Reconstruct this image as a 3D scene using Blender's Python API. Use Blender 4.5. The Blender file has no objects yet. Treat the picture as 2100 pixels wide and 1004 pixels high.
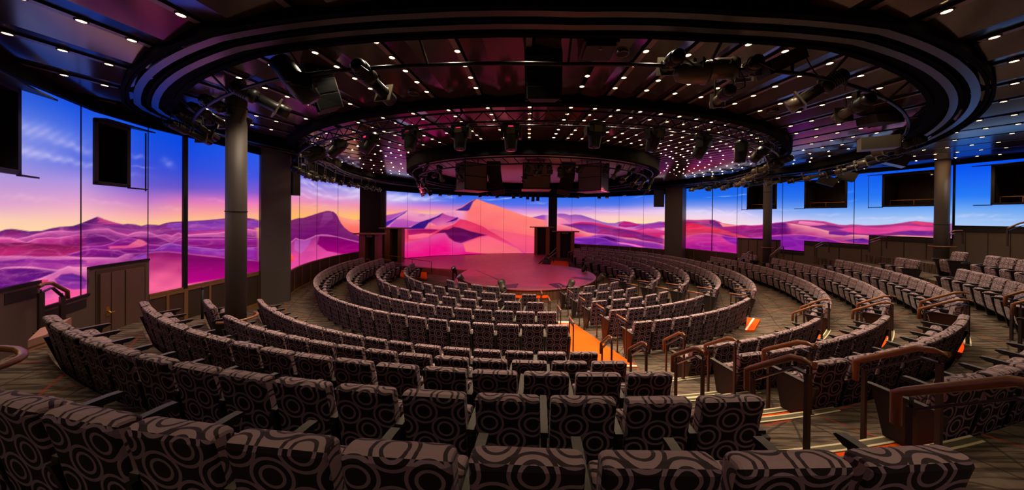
import bpy, bmesh, math, random
import numpy as np
from mathutils import Vector, Matrix
random.seed(7)
PI = math.pi
COL = bpy.context.scene.collection
R = math.radians
sin, cos = math.sin, math.cos

# ---------------------------------------------------------------- place and camera
# World: x to the side, y towards the stage, z up. The lens stands at (0, 0, ZE); plan distances come from fitting
# the concentric seat rows.  C0 = centre of the stepped rows, CO = centre of the orchestra rows.
ZE = 3.4
F, PX, PY, ROLL, PIT = 615.2, 1072.7, 450.1, .0097, .006
C0 = (.63, 17.31)
CO = (.45, 16.9)

def ray(px, py):
    dx, dy = (px-PX)/F, (py-PY)/F
    c, s = cos(ROLL), sin(ROLL)
    u, v = c*dx+s*dy, -s*dx+c*dy
    c, s = cos(PIT), sin(PIT)
    Y, Z = c*v+s, -s*v+c
    return u/Z, Y/Z

def at_h(px, py, h):          # point of the sight line at h below the eye
    u, v = ray(px, py); Z = h/v
    return Vector((u*Z, Z, ZE-h))

def at_d(px, py, d):          # point of the sight line at forward distance d
    u, v = ray(px, py)
    return Vector((u*d, d, ZE-v*d))

def at_r(px, py, r, c=C0, far=True):   # where the sight line meets an upright cylinder about c
    u, v = ray(px, py)
    a = u*u+1; b = -2*(u*c[0]+c[1]); k = c[0]**2+c[1]**2-r*r
    d = max(0, b*b-4*a*k)
    Z = (-b+(1 if far else -1)*math.sqrt(d))/(2*a)
    return Vector((u*Z, Z, ZE-v*Z))

def phi_of(p, c): return math.atan2(p.x-c[0], c[1]-p.y)
def phi_at(px, r, c=C0, far=False, py=600): return phi_of(at_r(px, py, r, c, far), c)
def pol(phi, r, c=C0, z=0.0): return Vector((c[0]+r*sin(phi), c[1]-r*cos(phi), z))

def project(P):               # numpy: world points -> frame coordinates (used to lay the show picture on the LED wall)
    X, Z, h = P[:, 0], P[:, 1], ZE-P[:, 2]
    c, s = cos(PIT), sin(PIT)
    Y2, Z2 = c*h-s*Z, s*h+c*Z
    u, v = X/Z2, Y2/Z2
    c, s = cos(ROLL), sin(ROLL)
    return PX+F*(c*u-s*v), PY+F*(s*u+c*v)

# ---------------------------------------------------------------- object helpers
def tag(o, label=None, cat=None, group=None, kind=None):
    if label: o['label'] = label
    if cat: o['category'] = cat
    if group: o['group'] = group
    if kind: o['kind'] = kind
    return o

def empty(name, loc=(0, 0, 0), rz=0.0, label=None, cat=None, group=None):
    o = bpy.data.objects.new(name, None); COL.objects.link(o)
    o.empty_display_size = .1
    o.location = loc; o.rotation_euler = (0, 0, rz)
    return tag(o, label, cat, group)

class MB:
    """Collects shapes and links them as one mesh object."""
    def __init__(self):
        self.v = []; self.f = []; self.m = []; self.uv = []; self.sm = []; self.M = Matrix.Identity(4)
    def _p(self, p): return tuple(self.M @ Vector(p))
    def face(self, pts, mi=0, uv=None, sm=False):
        b = len(self.v); self.v += [self._p(p) for p in pts]
        self.f.append(tuple(range(b, b+len(pts)))); self.m.append(mi); self.uv.append(uv); self.sm.append(sm)
    def box(self, c, s, M=None, mi=0, taper=None):
        hx, hy, hz = s[0]/2, s[1]/2, s[2]/2
        b = len(self.v); c = Vector(c)
        for z in (-hz, hz):
            k = 1.0 if (taper is None or z > 0) else taper
            for x, y in ((-hx, -hy), (hx, -hy), (hx, hy), (-hx, hy)):
                p = Vector((x*k, y*k, z))
                if M is not None: p = M @ p
                self.v.append(self._p(c+p))
        for q in ((3, 2, 1, 0), (4, 5, 6, 7), (0, 1, 5, 4), (1, 2, 6, 5), (2, 3, 7, 6), (3, 0, 4, 7)):
            self.f.append(tuple(b+i for i in q)); self.m.append(mi); self.uv.append(None); self.sm.append(False)
        return self
    def prism(self, poly, z0, z1, mi=0, mtop=None):
        """poly: plan points, counter-clockwise; z0/z1 numbers or per-point lists."""
        n = len(poly); b = len(self.v)
        za = z0 if isinstance(z0, (list, tuple)) else [z0]*n
        zb = z1 if isinstance(z1, (list, tuple)) else [z1]*n
        ar = sum(poly[i][0]*poly[(i+1) % n][1]-poly[(i+1) % n][0]*poly[i][1] for i in range(n))
        if ar < 0:
            poly = poly[::-1]; za = za[::-1]; zb = zb[::-1]
        for p, z in zip(poly, za): self.v.append(self._p((p[0], p[1], z)))
        for p, z in zip(poly, zb): self.v.append(self._p((p[0], p[1], z)))
        def add(f, m): self.f.append(f); self.m.append(m); self.uv.append(None); self.sm.append(False)
        add(tuple(b+i for i in range(n))[::-1], mi)
        add(tuple(b+n+i for i in range(n)), mi if mtop is None else mtop)
        for i in range(n):
            j = (i+1) % n
            add((b+i, b+j, b+n+j, b+n+i), mi)
        return self
    def tube(self, pts, r, n=8, mi=0, caps=True, closed=False):
        pts = [Vector(p) for p in pts]; k = len(pts); b = len(self.v)
        rr = r if isinstance(r, (list, tuple)) else [r]*k
        up0 = None
        for i, p in enumerate(pts):
            if closed: d = pts[(i+1) % k]-pts[i-1]
            else: d = pts[min(i+1, k-1)]-pts[max(i-1, 0)]
            if d.length < 1e-9: d = Vector((0, 0, 1))
            d.normalize()
            if up0 is None:
                up0 = Vector((0, 0, 1)) if abs(d.z) < .9 else Vector((1, 0, 0))
            x = d.cross(up0)
            if x.length < 1e-4: x = d.cross(Vector((0, 1, 0)))
            x.normalize(); y = x.cross(d); up0 = y.copy() if abs(d.z) > .3 else Vector((0, 0, 1))
            for j in range(n):
                a = 2*PI*j/n
                self.v.append(self._p(p+x*(rr[i]*cos(a))+y*(rr[i]*sin(a))))
        for i in range(k if closed else k-1):
            i2 = (i+1) % k
            for j in range(n):
                j2 = (j+1) % n
                self.f.append((b+i*n+j, b+i*n+j2, b+i2*n+j2, b+i2*n+j)); self.m.append(mi); self.uv.append(None); self.sm.append(n > 5)
        if caps and not closed:
            self.f.append(tuple(b+j for j in range(n))[::-1]); self.m.append(mi); self.uv.append(None); self.sm.append(False)
            self.f.append(tuple(b+(k-1)*n+j for j in range(n))); self.m.append(mi); self.uv.append(None); self.sm.append(False)
        return self
    def bar(self, a, b_, w, h, mi=0):
        a, b_ = Vector(a), Vector(b_); d = b_-a; L = d.length
        if L < 1e-6: return self
        d.normalize(); up = Vector((0, 0, 1)) if abs(d.z) < .95 else Vector((1, 0, 0))
        x = d.cross(up).normalized(); y = x.cross(d)
        M = Matrix((x, d, y)).transposed()
        return self.box((a+b_)/2, (w, L, h), M, mi)
    def lathe(self, prof, n=16, M=None, mi=0, caps=True):
        """prof: (radius, z) along +z of matrix M."""
        b = len(self.v); M = M or Matrix.Identity(4); k = len(prof)
        for r, z in prof:
            for j in range(n):
                a = 2*PI*j/n
                self.v.append(self._p(M @ Vector((r*cos(a), r*sin(a), z))))
        for i in range(k-1):
            for j in range(n):
                j2 = (j+1) % n
                self.f.append((b+i*n+j, b+i*n+j2, b+(i+1)*n+j2, b+(i+1)*n+j)); self.m.append(mi); self.uv.append(None); self.sm.append(True)
        if caps:
            self.f.append(tuple(b+j for j in range(n))[::-1]); self.m.append(mi); self.uv.append(None); self.sm.append(False)
            self.f.append(tuple(b+(k-1)*n+j for j in range(n))); self.m.append(mi); self.uv.append(None); self.sm.append(False)
        return self
    def ring(self, path_in, path_out, z0, z1, mi=0, closed=True):
        """A band between two plan curves of equal length, from z0 to z1."""
        n = len(path_in); b = len(self.v)
        for a, o in zip(path_in, path_out):
            self.v += [self._p((a[0], a[1], z0)), self._p((o[0], o[1], z0)), self._p((o[0], o[1], z1)), self._p((a[0], a[1], z1))]
        for i in range(n if closed else n-1):
            j = (i+1) % n
            for k in range(4):
                k2 = (k+1) % 4
                self.f.append((b+i*4+k, b+j*4+k, b+j*4+k2, b+i*4+k2)); self.m.append(mi); self.uv.append(None); self.sm.append(False)
        if not closed:
            self.f.append((b, b+1, b+2, b+3)); self.m.append(mi); self.uv.append(None); self.sm.append(False)
            e = b+(n-1)*4
            self.f.append((e+3, e+2, e+1, e)); self.m.append(mi); self.uv.append(None); self.sm.append(False)
        return self
    def build(self, name, mats, parent=None, smooth=None):
        if not isinstance(mats, (list, tuple)): mats = [mats]
        me = bpy.data.meshes.new(name)
        me.from_pydata(self.v, [], self.f); me.update()
        for m in mats: me.materials.append(m)
        me.polygons.foreach_set('material_index', self.m)
        me.polygons.foreach_set('use_smooth', [bool(s) if smooth is None else smooth for s in self.sm])
        if any(u is not None for u in self.uv):
            lay = me.uv_layers.new(name='UVMap'); k = 0
            for f, u in zip(self.f, self.uv):
                for i in range(len(f)):
                    if u is not None: lay.data[k].uv = u[i]
                    k += 1
        bm = bmesh.new(); bm.from_mesh(me)
        bmesh.ops.recalc_face_normals(bm, faces=bm.faces) if len(bm.faces) < 60000 else None
        bm.to_mesh(me); bm.free()
        o = bpy.data.objects.new(name, me); COL.objects.link(o)
        if parent is not None: o.parent = parent
        return o

def struct(name, mb, mats, label=None):
    o = mb.build(name, mats); o['kind'] = 'structure'
    if label: o['label'] = label
    return o

def children_of(o): return KIDS.get(o.name, [])
KIDS = {}
def reg(o, p):
    KIDS.setdefault(p.name, []).append(o)
    return o
def part(mb, name, mats, parent, smooth=None):
    return reg(mb.build(name, mats, parent, smooth), parent)
def dup(o, parent=None):
    c = o.copy(); COL.objects.link(c)
    if parent is not None: c.parent = parent
    ks = list(KIDS.get(o.name, []))
    if ks:
        KIDS[c.name] = []
        for k in ks: KIDS[c.name].append(dup(k, c))
    return c

ORD = ('first second third fourth fifth sixth seventh eighth ninth tenth eleventh twelfth thirteenth fourteenth fifteenth sixteenth '
       'seventeenth eighteenth nineteenth twentieth').split()
def ordinal(i):
    if i < 20: return ORD[i]
    t = ['twenty', 'thirty', 'forty', 'fifty', 'sixty'][(i+1)//10-2]
    return (t[:-1]+'ieth') if (i+1) % 10 == 0 else t+'-'+ORD[(i+1) % 10-1]

def lerp_table(tab, x):
    if x <= tab[0][0]: return tab[0][1]
    for (a, fa), (b, fb) in zip(tab[:-1], tab[1:]):
        if x <= b: return fa+(fb-fa)*(x-a)/(b-a)
    return tab[-1][1]
# ---------------------------------------------------------------- materials
def lin(c):
    return tuple(((x/255)/12.92 if x/255 <= .04045 else ((x/255+.055)/1.055)**2.4) for x in c)
class NT:
    def __init__(self, name):
        self.m = bpy.data.materials.new(name); self.m.use_nodes = True
        self.t = self.m.node_tree; self.b = self.t.nodes['Principled BSDF']
    def n(self, typ, **kw):
        o = self.t.nodes.new(typ)
        for k, v in kw.items():
            if k in ('operation', 'blend_type', 'data_type', 'noise_dimensions', 'feature', 'distance', 'wave_type', 'bands_direction', 'attribute_name', 'use_clamp', 'interpolation_type'): setattr(o, k, v)
            else:
                i = o.inputs[int(k[1:])] if k[0] == '_' else o.inputs[k]
                if isinstance(v, bpy.types.NodeSocket): self.t.links.new(v, i)
                else: i.default_value = v
        return o
    def math(self, op, a, b=0.0, c=0.0):
        return self.n('ShaderNodeMath', operation=op, _0=a, _1=b, _2=c).outputs[0]
    def mix(self, f, a, b, blend='MIX'):
        o = self.n('ShaderNodeMix', data_type='RGBA', blend_type=blend)
        for i, v in ((0, f), (6, a), (7, b)):
            if isinstance(v, bpy.types.NodeSocket): self.t.links.new(v, o.inputs[i])
            else: o.inputs[i].default_value = (v if i == 0 else (*v, 1.0)[:4])
        return o.outputs[2]
    def set(self, **kw):
        for k, v in kw.items():
            i = self.b.inputs[k.replace('_', ' ')]
            if isinstance(v, bpy.types.NodeSocket): self.t.links.new(v, i)
            else: i.default_value = (*v, 1.0) if isinstance(v, tuple) and len(v) == 3 and i.type == 'RGBA' else v
        return self.m
    def coord(self, which='Object'): return self.n('ShaderNodeTexCoord').outputs[which]

def plain(name, rgb, rough=.6, metal=0.0, spec=.4, noise=0.0, scale=40.0):
    t = NT(name)
    col = lin(rgb)
    if noise:
        nz = t.n('ShaderNodeTexNoise', Vector=t.coord(), Scale=scale, Detail=3.0)
        a = tuple(x*(1-noise) for x in col); b = tuple(min(1, x*(1+noise)) for x in col)
        col = t.mix(nz.outputs[0], a, b)
    t.set(Base_Color=col, Roughness=rough, Metallic=metal)
    t.b.inputs['Specular IOR Level'].default_value = spec
    return t.m

def emit(name, rgb, strength):
    t = NT(name)
    return t.set(Base_Color=(0, 0, 0), Emission_Color=lin(rgb), Emission_Strength=strength)

def fabric(name, base, ring, rough=.75, sheen=.0):
    """Upholstery woven with pairs of concentric rings on a staggered lattice, laid by the UV map in metres."""
    t = NT(name)
    uv = t.n('ShaderNodeSeparateXYZ', Vector=t.n('ShaderNodeUVMap').outputs[0])
    PXm, PYm = .335, .30
    def cell(ox, oy):
        u = t.math('DIVIDE', t.math('ADD', uv.outputs[0], ox), PXm)
        v = t.math('DIVIDE', t.math('ADD', uv.outputs[1], oy), PYm)
        u = t.math('MULTIPLY', t.math('SUBTRACT', t.math('FRACT', u), .5), PXm)
        v = t.math('MULTIPLY', t.math('SUBTRACT', t.math('FRACT', v), .5), PYm)
        return t.math('SQRT', t.math('ADD', t.math('MULTIPLY', u, u), t.math('MULTIPLY', v, v)))
    d = t.math('MINIMUM', cell(10, 10), cell(10+PXm/2, 10+PYm/2))
    def band(r, w): return t.math('LESS_THAN', t.math('ABSOLUTE', t.math('SUBTRACT', d, r)), w)
    f = t.math('MAXIMUM', band(.105, .0095), band(.060, .0088))
    nz = t.n('ShaderNodeTexNoise', Vector=t.coord(), Scale=900.0, Detail=2.0)
    w = t.math('ADD', t.math('MULTIPLY', nz.outputs[0], .5), .75)
    c = t.mix(f, lin(base), lin(ring))
    c = t.mix(1.0, c, t.n('ShaderNodeCombineXYZ', X=w, Y=w, Z=w).outputs[0], 'MULTIPLY')
    t.set(Base_Color=c, Roughness=rough)
    t.b.inputs['Specular IOR Level'].default_value = .2
    t.b.inputs['Sheen Weight'].default_value = sheen
    t.b.inputs['Sheen Roughness'].default_value = .4
    return t.m

def carpet():
    t = NT('carpet_taupe')
    P = t.coord(); s = t.n('ShaderNodeSeparateXYZ', Vector=P)
    base = t.n('ShaderNodeTexNoise', Vector=P, Scale=9.0, Detail=6.0, Roughness=.7).outputs[0]
    fine = t.n('ShaderNodeTexNoise', Vector=P, Scale=160.0, Detail=2.0).outputs[0]
    wob = t.n('ShaderNodeTexNoise', Vector=P, Scale=1.3, Detail=3.0).outputs[0]
    # short dark scratches: noise stretched along two directions
    def scratch(ang, sc):
        mp = t.n('ShaderNodeMapping', Vector=P); mp.inputs['Rotation'].default_value = (0, 0, R(ang)); mp.inputs['Scale'].default_value = (1.6, 22, 1)
        return t.n('ShaderNodeTexNoise', Vector=mp.outputs[0], Scale=sc, Detail=2.0).outputs[0]
    sc = t.math('MINIMUM', scratch(8, 1.0), scratch(-22, .8))
    k = t.n('ShaderNodeMapRange', Value=sc, _1=.38, _2=.50).outputs[0]
    col = t.mix(base, lin((84, 71, 61)), lin((134, 115, 98)))
    col = t.mix(t.math('MULTIPLY', t.math('SUBTRACT', 1.0, k), .8), col, lin((42, 33, 29)))
    def lines(ang, per, w, off):
        d = t.math('ADD', t.math('MULTIPLY', s.outputs[0], cos(R(ang))), t.math('MULTIPLY', s.outputs[1], sin(R(ang))))
        d = t.math('ADD', d, t.math('MULTIPLY', wob, .12))
        fr = t.math('FRACT', t.math('ADD', t.math('DIVIDE', d, per), off+50))
        return t.math('LESS_THAN', t.math('ABSOLUTE', t.math('SUBTRACT', fr, .5)), w/per)
    dark = lines(25, .83, .012, .1)
    for a in ((70, 1.07, .011, .4), (118, .93, .012, .7), (150, 1.31, .012, .2)): dark = t.math('MAXIMUM', dark, lines(*a))
    col = t.mix(t.math('MULTIPLY', dark, .65), col, lin((40, 32, 30)))
    org = t.math('MAXIMUM', lines(40, 2.3, .016, .3), t.math('MAXIMUM', lines(105, 2.9, .016, .6), lines(-12, 3.4, .014, .15)))
    org = t.math('MULTIPLY', org, t.n('ShaderNodeMapRange', Value=base, _1=.35, _2=.6).outputs[0])
    col = t.mix(t.math('MULTIPLY', org, .8), col, lin((170, 62, 30)))
    col = t.mix(t.math('MULTIPLY', fine, .35), col, lin((50, 42, 38)))
    t.b.inputs['Specular IOR Level'].default_value = .1
    return t.set(Base_Color=col, Roughness=.95)

def wood(name, a, b, sc=6.0, rough=.35, axis='Z'):
    t = NT(name)
    mp = t.n('ShaderNodeMapping', Vector=t.coord())
    mp.inputs['Scale'].default_value = {'Z': (9, 9, .7), 'X': (.7, 9, 9), 'Y': (9, .7, 9)}[axis]
    nz = t.n('ShaderNodeTexNoise', Vector=mp.outputs[0], Scale=sc, Detail=5.0, Roughness=.65)
    col = t.mix(nz.outputs[0], lin(a), lin(b))
    return t.set(Base_Color=col, Roughness=rough)

def mesh_metal():
    t = NT('perforated_mesh')
    s = t.n('ShaderNodeSeparateXYZ', Vector=t.coord())
    q = t.math('ADD', s.outputs[0], s.outputs[1])
    a = t.math('SINE', t.math('MULTIPLY', t.math('ADD', q, s.outputs[2]), 170.0))
    b = t.math('SINE', t.math('MULTIPLY', t.math('SUBTRACT', q, s.outputs[2]), 170.0))
    f = t.math('GREATER_THAN', t.math('MULTIPLY', a, b), .1)
    return t.set(Base_Color=t.mix(f, lin((74, 58, 44)), lin((26, 20, 16))), Roughness=.5)

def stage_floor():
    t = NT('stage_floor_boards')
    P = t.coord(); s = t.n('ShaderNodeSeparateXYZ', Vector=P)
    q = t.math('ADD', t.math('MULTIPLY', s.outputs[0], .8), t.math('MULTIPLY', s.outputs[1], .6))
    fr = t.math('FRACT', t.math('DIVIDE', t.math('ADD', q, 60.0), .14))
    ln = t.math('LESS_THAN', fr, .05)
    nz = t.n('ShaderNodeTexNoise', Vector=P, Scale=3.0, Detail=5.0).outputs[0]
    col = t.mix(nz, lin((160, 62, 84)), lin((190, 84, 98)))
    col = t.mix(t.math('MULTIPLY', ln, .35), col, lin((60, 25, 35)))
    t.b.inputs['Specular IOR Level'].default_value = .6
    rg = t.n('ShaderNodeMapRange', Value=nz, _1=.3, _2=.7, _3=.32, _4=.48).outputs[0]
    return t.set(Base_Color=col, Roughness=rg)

def led():
    t = NT('led_picture')
    at = t.n('ShaderNodeAttribute', attribute_name='show')
    t.set(Base_Color=(0, 0, 0), Emission_Color=at.outputs['Color'], Emission_Strength=1.0, Roughness=.6)
    t.b.inputs['Specular IOR Level'].default_value = .1
    return t.m

M = dict(
    carpet=carpet(), orange=plain('orange_carpet', (232, 84, 16), .95, spec=.1, noise=.18, scale=60),
    cream=plain('cream_nosing', (214, 196, 160), .6), olive=plain('olive_nosing', (92, 84, 62), .7),
    white=plain('white_nosing', (240, 230, 215), .5),
    rear=fabric('fabric_rings_shaded', (24, 15, 19), (122, 98, 112)), front=fabric('fabric_rings_sheen_lit', (150, 122, 124), (52, 38, 42), sheen=.15),  # one ring fabric: its sheen's contrast flip is painted as dark and light copies
    arm=plain('armrest_vinyl', (84, 76, 70), .45, noise=.15), black=plain('black_plastic', (17, 13, 13), .45),
    armdark=plain('armrest_side', (20, 16, 16), .5), steel=plain('foot_plate_steel', (150, 140, 126), .35, .8),
    endwood=wood('end_panel_wood', (20, 12, 11), (32, 18, 15), rough=.5),
    rail=wood('handrail_wood', (104, 62, 36), (150, 94, 54), rough=.3, axis='Y'), post=plain('bronze_post', (62, 48, 42), .42, .25, noise=.1),
    bar=plain('bronze_bar', (84, 70, 82), .3, .6),
    wall=wood('wall_laminate', (82, 66, 58), (104, 84, 72), sc=14, rough=.55), walldark=wood('wainscot_wood', (62, 42, 32), (84, 58, 42), sc=10, rough=.5),
    capwood=wood('wainscot_cap', (120, 82, 52), (150, 104, 66), rough=.4, axis='Y'), mesh=mesh_metal(),
    door=wood('door_laminate', (86, 62, 54), (112, 82, 68), sc=12, rough=.45), column=plain('column_vinyl', (82, 73, 71), .5, noise=.12, scale=120),
    coldark=plain('column_black', (24, 20, 22), .6), soffit=plain('soffit_black', (14, 12, 14), .8, spec=.1),
    ceil=plain('ceiling_panel', (58, 40, 41), .15, spec=1.0, noise=.06, scale=4), slot=plain('ceiling_slot', (12, 10, 11), .8), strip=plain('ceiling_strip', (128, 106, 110), .3, spec=.7),
    ring=plain('ring_black', (8, 7, 9), .85, spec=.05), ringrail=plain('ring_rail', (24, 19, 23), .3, .0, spec=.9), fix=plain('fixture_black', (22, 20, 20), .36), fixhi=plain('fixture_grey', (96, 88, 76), .35, .5),
    speaker=plain('speaker_grille', (34, 30, 32), .7, noise=.3, scale=300), sub=wood('sub_box', (78, 66, 50), (98, 84, 64), rough=.5), truss=plain('truss_black', (30, 28, 32), .4, .5),
    lens=emit('downlight_lens', (255, 214, 150), 14.0), farlens=emit('distant_downlight_lens', (255, 210, 150), 420.0), disc=plain('inner_ceiling', (205, 165, 188), .5), dots=emit('festoon_dot', (255, 245, 235), 6.0), trimring=plain('downlight_trim', (120, 100, 92), .4),
    led=led(), seam=plain('seam_black', (5, 5, 6), .6), stage=stage_floor(), trap=plain('trapdoor', (84, 30, 62), .4),
    rim=plain('stage_rim', (190, 96, 118), .4), fascia=wood('stage_fascia', (92, 58, 40), (128, 84, 58), rough=.45),
    portal=wood('portal_wood', (96, 56, 32), (136, 84, 48), rough=.4), portaltop=wood('portal_top', (110, 70, 44), (140, 92, 60), rough=.4, axis='X'),
    dark=plain('dark_opening', (26, 15, 14), .8), gold=plain('gold_rail', (205, 150, 62), .3, .7), recess=plain('window_recess', (58, 40, 30), .7), frame=plain('window_frame', (22, 18, 18), .5),
    board=plain('white_board', (170, 165, 190), .6), grille=plain('grille_dark', (30, 22, 20), .6), sensor=plain('sensor_pink', (196, 160, 160), .5),
    pinkstep=wood('step_wood', (150, 104, 92), (180, 130, 112), rough=.5), red=emit('status_red', (255, 40, 90), 1.6), blue=emit('status_blue', (120, 150, 255), 2.0),
    amber=emit('lamp_glow', (255, 220, 170), 6.0), glass=plain('lens_glass', (60, 60, 70), .08, .0, .8),
)
# ---------------------------------------------------------------- rows and tiers
SEATH = .92
ROWS = {1: (C0, 16.08, 1.03), 2: (C0, 15.06, 1.39), 3: (C0, 14.05, 1.72), 4: (C0, 13.09, 2.05), 5: (C0, 12.01, 2.40),
        6: (CO, 10.06, 2.46), 7: (CO, 8.97, 2.50), 8: (CO, 7.85, 2.56), 9: (CO, 6.68, 2.62), 10: (CO, 5.5, 2.68)}
FZ = {n: ZE-v[2]-SEATH for n, v in ROWS.items()}
TZ = {0: 1.80, 1: FZ[1], 2: FZ[2], 3: FZ[3], 4: FZ[4], 5: FZ[5]}
RB = {n: ROWS[n][1]-.06 for n in range(1, 6)}
PHL = {1: -.30, 2: -.512, 3: -.638, 4: -.73, 5: -.775}
A1L, A1R = R(5.0), R(13.4)      # stepped aisle between the wide block and the middle block

def cone_z(r): return -.20+(r-5.0)*.045

def build_floor():
    b = MB()
    phis = sorted(set([R(a) for a in range(-75, 106, 1)]+[x for p in PHL.values() for x in (p-1e-4, p)]))
    def rb(n, p):
        if n == 0: return 25.0
        if n == 6: return 10.9
        return RB[n]+(.8 if p < PHL[n]-5e-5 else 0)
    for a, c in zip(phis[:-1], phis[1:]):
        for k in range(6):
            z = TZ[k]
            b.face([pol(a, rb(k+1, a), z=z), pol(a, rb(k, a), z=z), pol(c, rb(k, c), z=z), pol(c, rb(k+1, c), z=z)])
            if k:
                b.face([pol(a, rb(k, a), z=z), pol(a, rb(k, a), z=TZ[k-1]), pol(c, rb(k, c), z=TZ[k-1]), pol(c, rb(k, c), z=z)])
    # orchestra: a shallow dish around the round stage
    n = 96
    for i in range(n):
        a, c = 2*PI*i/n, 2*PI*(i+1)/n
        for r0, r1 in ((0.0, 4.0), (4.0, 8.0), (8.0, 11.0), (11.0, 15.0)):
            z0, z1 = max(-.245, cone_z(r0)), (cone_z(r1) if r1 < 12 else cone_z(11.0))
            q = [pol(a, r0, CO, z0), pol(a, r1, CO, z1), pol(c, r1, CO, z1), pol(c, r0, CO, z0)]
            b.face(q if r0 else q[:3])
    return struct('floor', b, M['carpet'], 'taupe patterned carpet stepping down in curved tiers to the round stage')
build_floor()

def arc_slab(b, c, r0, r1, p0, p1, z0, z1, mi=0, n=8):
    ph = [p0+(p1-p0)*i/n for i in range(n+1)]
    b.ring([pol(p, r0, c) for p in ph], [pol(p, r1, c) for p in ph], z0, z1, mi, closed=False)

# stepped aisles: an orange middle step below every tier edge, with cream and olive nosing strips
def aisle_steps(p0, p1, ns, lab):
    for n in ns:
        b = MB()
        rt = RB[n]; zu = TZ[n-1]; zl = TZ[n]; zm = (zu+zl)/2
        arc_slab(b, C0, rt-.34, rt+.002, p0, p1, zl-.02, zm, 0)
        arc_slab(b, C0, rt-.004, rt, p0, p1, zm, zu-.02, 0)
        for r1, z in ((rt+.075, zu), (rt-.26, zm)):
            arc_slab(b, C0, r1-.085, r1, p0, p1, z-.012, z+.006, 2)
            for q in (r1-.012, r1-.079): arc_slab(b, C0, q-.009, q+.009, p0, p1, z-.012, z+.008, 1)
        o = struct('stair_step' if False else 'trim_%d' % (n+10*(p0 > .3)), b, [M['orange'], M['cream'], M['olive']], 'orange carpeted step with cream nosing lines '+lab)
aisle_steps(A1L, A1R, (1, 2, 3, 4, 5), 'in the stepped aisle')

# orange ramp down the orchestra part of the aisle
b = MB()
qs = [(1.15, 9.95), (1.72, 9.95), (2.62, 6.75), (1.15, 6.75)]
def fz(x, y): return cone_z(min(11.0, math.hypot(x-CO[0], y-CO[1])))
b.prism([(x, y) for x, y in qs], [fz(x, y)-.05 for x, y in qs], [fz(x, y)+.022 for x, y in qs])
b.prism([(1.15, 9.93), (1.72, 9.93), (1.72, 10.03), (1.15, 10.03)], -.05, fz(1.4, 10)+.03, 1)
b.prism([(1.6, 6.77), (2.62, 6.77), (2.62, 6.82), (1.6, 6.82)], -.05, fz(2, 6.8)+.032, 1)
struct('floor.001', b, [M['orange'], M['white']], 'orange carpet ramp running down to the round stage')
for nm, P, h in (('floor.002', [(1133, 531), (1167, 531.5), (1165.5, 550), (1127, 547)], 3.5), ('floor.003', [(820, 568), (822, 554), (875, 556), (876, 571.6)], 3.46)):
    b = MB(); pts = [at_h(x, y, h) for x, y in P]
    b.prism([(p.x, p.y) for p in pts], ZE-h-.05, ZE-h+.03)
    if nm == 'floor.002':
        a, c = pts[0], pts[1]; d = Vector((0, .25, 0))
        b.prism([(a.x, a.y), (c.x, c.y), (c.x, c.y+.45), (a.x, a.y+.45)], ZE-h-.05, ZE-h+.045, 1)
    struct(nm, b, [M['orange'], M['white']], 'orange carpet patch beside the main stage, '+('by the far wooden portals' if nm == 'floor.002' else 'behind the dark seats'))
# orange foot of the second aisle
pA = [at_h(x, y, 3.34) for x, y in ((1528, 678), (1533, 652), (1559, 656), (1547, 678))]
b = MB(); b.prism([(p.x, p.y) for p in pA], 0.0, .085)
m0, m1 = (pA[0]+pA[3])/2-(pA[3]-pA[0])*.42, (pA[1]+pA[2])/2
b.bar((m0.x, m0.y, .088), (m1.x, m1.y, .088), .05, .012, 1)
struct('floor.004', b, [M['orange'], M['white']], 'orange carpet patch with a white line at the foot of the second aisle')

# ---------------------------------------------------------------- walls
LP = [(-6.2, 2.1), (-7.0, 3.2), (-8.3, 4.8), (-9.3, 6.5), (-9.6, 7.7), (-9.6, 8.5), (-9.65, 11.0)]
RP = [(10.65, 22.65), (12.0, 22.6), (13.9, 19.0), (14.3, 18.4), (15.8, 15.7), (16.9, 13.2), (17.75, 10.9), (18.5, 8.2), (18.8, 6.0), (18.8, 3.0)]
KR = 1.04
def on_path(px, py, P):
    u, v = ray(px, py)
    for (ax, ay), (bx, by) in zip(P[:-1], P[1:]):
        dx, dy = bx-ax, by-ay
        den = dx-u*dy
        if abs(den) < 1e-9: continue
        t = (u*ay-ax)/den
        if -1e-3 <= t <= 1.001: return Vector((ax+t*dx, ay+t*dy, ZE-v*(ay+t*dy)))
def sub_path(P, px0, px1, py=500):
    """Plan points of path P between two sight lines (px0 < px1 in order along P)."""
    a = on_path(px0, py, P); c = on_path(px1, py, P)
    if a is None: a = Vector((*P[0], 0))
    if c is None: c = Vector((*P[-1], 0))
    cum = [0]
    for p, q in zip(P[:-1], P[1:]): cum.append(cum[-1]+math.dist(p, q))
    def s_of(pt):
        best = (9, 0)
        for i, (p, q) in enumerate(zip(P[:-1], P[1:])):
            L = math.dist(p, q); t = max(0, min(1, ((pt.x-p[0])*(q[0]-p[0])+(pt.y-p[1])*(q[1]-p[1]))/L/L))
            d = math.hypot(p[0]+t*(q[0]-p[0])-pt.x, p[1]+t*(q[1]-p[1])-pt.y)
            if d < best[0]: best = (d, cum[i]+t*L)
        return best[1]
    sa, sc = s_of(a), s_of(c)
    return [(a.x, a.y)]+[p for p, s in zip(P, cum) if sa+.01 < s < sc-.01]+[(c.x, c.y)]
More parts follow.
